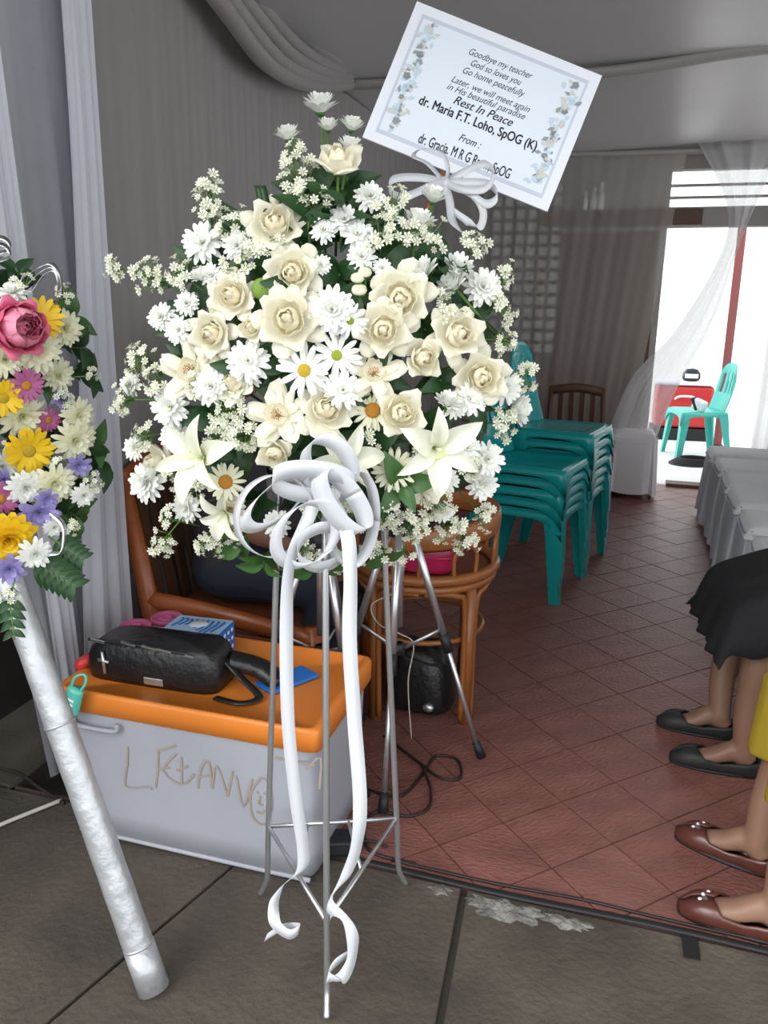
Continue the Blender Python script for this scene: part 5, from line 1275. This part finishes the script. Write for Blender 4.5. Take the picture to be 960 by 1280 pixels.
lflow('mauve', 62, 526, 14, 'small magenta daisy half hidden by cream chrysanthemum', -.01)
lflow('gerbera', 38, 566, 27, 'yellow gerbera with dark gold disc above the white chrysanthemums', .025)
lflow('cream_mum', 96, 552, 25, 'pale cream chrysanthemum at the bin-side edge above violet bloom', 0)
lflow('cream_mum', 8, 450, 22, 'cream chrysanthemum beneath the pink rose on the outer side', 0)
lflow('mum2', 4, 585, 22, 'white chrysanthemum beside the dark gold gerbera ' + LS, 0)
lflow('violet', 100, 582, 15, 'violet bloom under the pale cream chrysanthemum', .01)
lflow('mum', 33, 611, 22, 'white spiky chrysanthemum under the dark gold gerbera', .03)
lflow('cream_mum', 70, 606, 25, 'cream-white chrysanthemum beside the white spiky chrysanthemum', .02)
lflow('mauve', 1, 626, 21, 'pink daisy above the big yellow chrysanthemum', .01)
lflow('violet', 50, 643, 24, 'large violet bloom above the big yellow chrysanthemum', .02)
lflow('violet', 60, 625, 13, 'small violet bloom perched on the large violet bloom', .03)
lflow('yellow_mum', 11, 676, 32, 'big golden yellow chrysanthemum low on the colourful stand', .03)
lflow('mum', 45, 694, 20, 'white chrysanthemum beside the big golden yellow chrysanthemum', .03)
lflow('violet', 12, 713, 19, 'pale violet bloom beneath the big golden yellow chrysanthemum', .01)
lflow('mum2', 15, 362, 18, 'white chrysanthemum above the full deep pink rose', 0, (0, -.6, .8))
lflow('mum', 68, 660, 13, 'tiny white chrysanthemum at the silver ribbon twist', .01)
lflow('cream_mum', 100, 520, 20, 'cream chrysanthemum at the bin-side edge above the pale one', -.01)
lflow('cream_mum', 75, 470, 20, 'cream chrysanthemum beside the small mauve daisy and dark leaves', -.01)
lflow('mum', 105, 620, 15, 'small white chrysanthemum under the violet bloom at the edge', 0)
lflow('violet', 78, 500, 12, 'small violet bloom beside the magenta daisy', 0)
lflow('violet', 5, 600, 13, 'small violet bloom above the pink daisy', 0)
for px, py, d, L, sp, n, lab in ((80, 372, (.5, -.3, .8), .03, .024, 14, 'white filler sprig under the silver ribbon arch'), (30, 358, (.1, -.5, .8), .02, .022, 10, 'white filler sprig over the deep pink rose'), (75, 583, (.3, -.9, 0), .02, .022, 14, 'white filler sprig beside the dark gold gerbera'), (112, 600, (.8, -.4, -.1), .03, .024, 14, 'white filler sprig at the bin-side edge of the colourful stand'),
                                 (88, 655, (.6, -.7, -.2), .02, .02, 10, 'white filler sprig beside the large violet bloom'), (15, 738, (0, -.7, -.7), .02, .024, 12, 'white filler sprig lowest on the colourful stand'), (8, 560, (0, -1, 0), .02, .02, 8, 'white filler sprig beside dark gold gerbera, outer side'), (110, 470, (.8, -.4, .1), .02, .022, 10, 'white filler sprig beside the dark leaves of the colourful stand'), (80, 500, (.6, -.8, .1), .02, .024, 10, 'white filler sprig beside the small magenta daisy')):
    p, k = lpt(px, py); sprig(p - cdir(*d).normalized() * L * .5, cdir(*d), L, sp * .8, n, .0072, lab, 'filler sprigs on the colourful stand')
rnd = random.Random(3)
for k, (px, py, d) in enumerate(((95, 395, (.8, -.2, .3)), (105, 435, (1, -.2, 0)), (115, 470, (1, -.2, .1)), (120, 560, (1, -.2, .1)), (130, 580, (1, -.3, 0)), (105, 620, (.9, -.2, -.4)), (100, 650, (.8, -.2, -.6)), (20, 335, (-.1, -.2, 1)), (0, 345, (-.2, -.2, 1)), (60, 470, (.2, -.8, .1)), (20, 470, (0, -1, .1)), (70, 540, (.3, -.8, .2)), (15, 550, (0, -.9, 0)), (20, 640, (0, -.9, 0)), (75, 640, (.3, -.8, 0)), (50, 400, (.2, -.6, .5)), (40, 590, (0, -.8, 0)))):
    p, kk = lpt(px, py); p = p + ray(px, py) * .06
    leafy(p - cdir(*d).normalized() * .06, cdir(*d), .06, 5, .062, 'dark green leafy stem ' + ('sticking out toward the drape ' if px > 90 else 'behind the blooms ') + min(((50, 396, 'by the upper yellow gerbera'), (20, 345, 'at the silver ribbon loop'), (35, 483, 'by the mauve daisy'), (38, 566, 'by the dark gold gerbera'), (100, 560, 'by the pale cream chrysanthemum'), (50, 643, 'by the large violet bloom'), (110, 440, 'beside the lace curtain')), key=lambda q: (q[0] - px) ** 2 + (q[1] - py) ** 2)[2], 'leafy stems of the colourful stand', 'leaf' if k % 3 else 'leaf_mid')
# pinnate leaf low on the stand
def pinnate(p0, p1, lw, n, label):
    t = thing('pinnate_leaf', label, 'leaf', p0); v = p1 - p0; MB().tube([(0, 0, 0), tuple(v)], .002, 5).build('midrib', 'stem', t); L = v.length; d0 = v.normalized()
    vn = (O - p0).normalized(); s_ = vn.cross(d0).normalized()
    for k in range(n):
        for sg in (-1, 1):
            d = (d0 * .75 + s_ * sg * .8).normalized(); nn = (vn - d * vn.dot(d)).normalized(); m3 = Matrix((d, nn.cross(d), nn)).transposed().to_4x4()
            inst(leaf_me['leaf'], 'leaflet', t, Matrix.Translation(v * (.25 + .75 * k / n)) @ m3 @ Matrix.Scale(lw * (1 - .35 * k / n), 4))
k0 = lpt(20, 700)[0]
pinnate(lpt(35, 690)[0], lpt(95, 735)[0], .052, 6, 'dark green feathered leaf hanging low beside the foil pole')
pinnate(lpt(10, 735)[0], lpt(18, 800)[0], .035, 4, 'short green feathered leaf hanging in front of the foil pole')
pinnate(lpt(60, 670)[0], lpt(105, 700)[0], .04, 5, 'dark green feathered leaf below the large violet bloom')
sv = thing('silver_ribbon', 'shiny silver ribbon arch above the yellow gerbera', 'ribbon', lpt(62, 350)[0]); o0 = lpt(62, 350)[0]
def sp_(px, py, z=0): return lpt(px, py)[0] + (O - o0).normalized() * z - o0
for k in range(3):
    ribbon(sv, 'strand', [sp_(28 + 6 * k, 348 + 8 * k), sp_(48 + 3 * k, 335 + 5 * k, .015), sp_(64 + 2 * k, 330 + 4 * k, .02), sp_(74, 345 + 5 * k, .02), sp_(77 - 3 * k, 372 + 4 * k, .01)], [cr_ * .4 + cf_ + Vector((0, 0, .5))] * 5, .011, mt='chrome')
sv2 = thing('silver_ribbon', 'shiny silver ribbon loop topping the colourful flower stand', 'ribbon', lpt(0, 310)[0]); o0 = lpt(0, 310)[0]
for k in range(2): ribbon(sv2, 'strand', [sp_(-25, 312 + 9 * k), sp_(-8, 297 + 9 * k, .01), sp_(8, 300 + 9 * k, .015), sp_(12, 312 + 9 * k, .01), sp_(-10, 318 + 9 * k)], [cf_ + Vector((0, 0, .9))] * 5, .012, mt='chrome')
sv3 = thing('silver_ribbon', 'shiny silver ribbon twist beside the large violet bloom', 'ribbon', lpt(72, 690)[0]); o0 = lpt(72, 690)[0]
ribbon(sv3, 'strand', [sp_(62, 640, .02), sp_(78, 655, .03), sp_(80, 675, .03), sp_(76, 690, .03), sp_(64, 692, .03)], [cr_ * .4 + cf_ + Vector((0, 0, .5))] * 5, .012, mt='chrome')

# ------------------------------------------------------------------ look-alikes that share a spot: tell them apart by height
from collections import defaultdict
same = defaultdict(list)
for o in bpy.data.objects:
    if 'category' in o and 'label' in o: same[o['label']].append(o)
for lab, L_ in same.items():
    if len(L_) < 2: continue
    L_.sort(key=lambda o: -o.matrix_world.translation.z if o.parent is None and o.rotation_mode else 0)
    L_.sort(key=lambda o: -o.location.z)
    ws = {2: ('upper', 'lower'), 3: ('upper', 'middle', 'lower'), 4: ('highest', 'second-highest', 'third-highest', 'lowest'), 5: ('highest', 'second-highest', 'middle', 'second-lowest', 'lowest')}.get(len(L_))
    if not ws or len(lab.split()) > 15: continue
    for o, w in zip(L_, ws): o['label'] = w + ' ' + lab
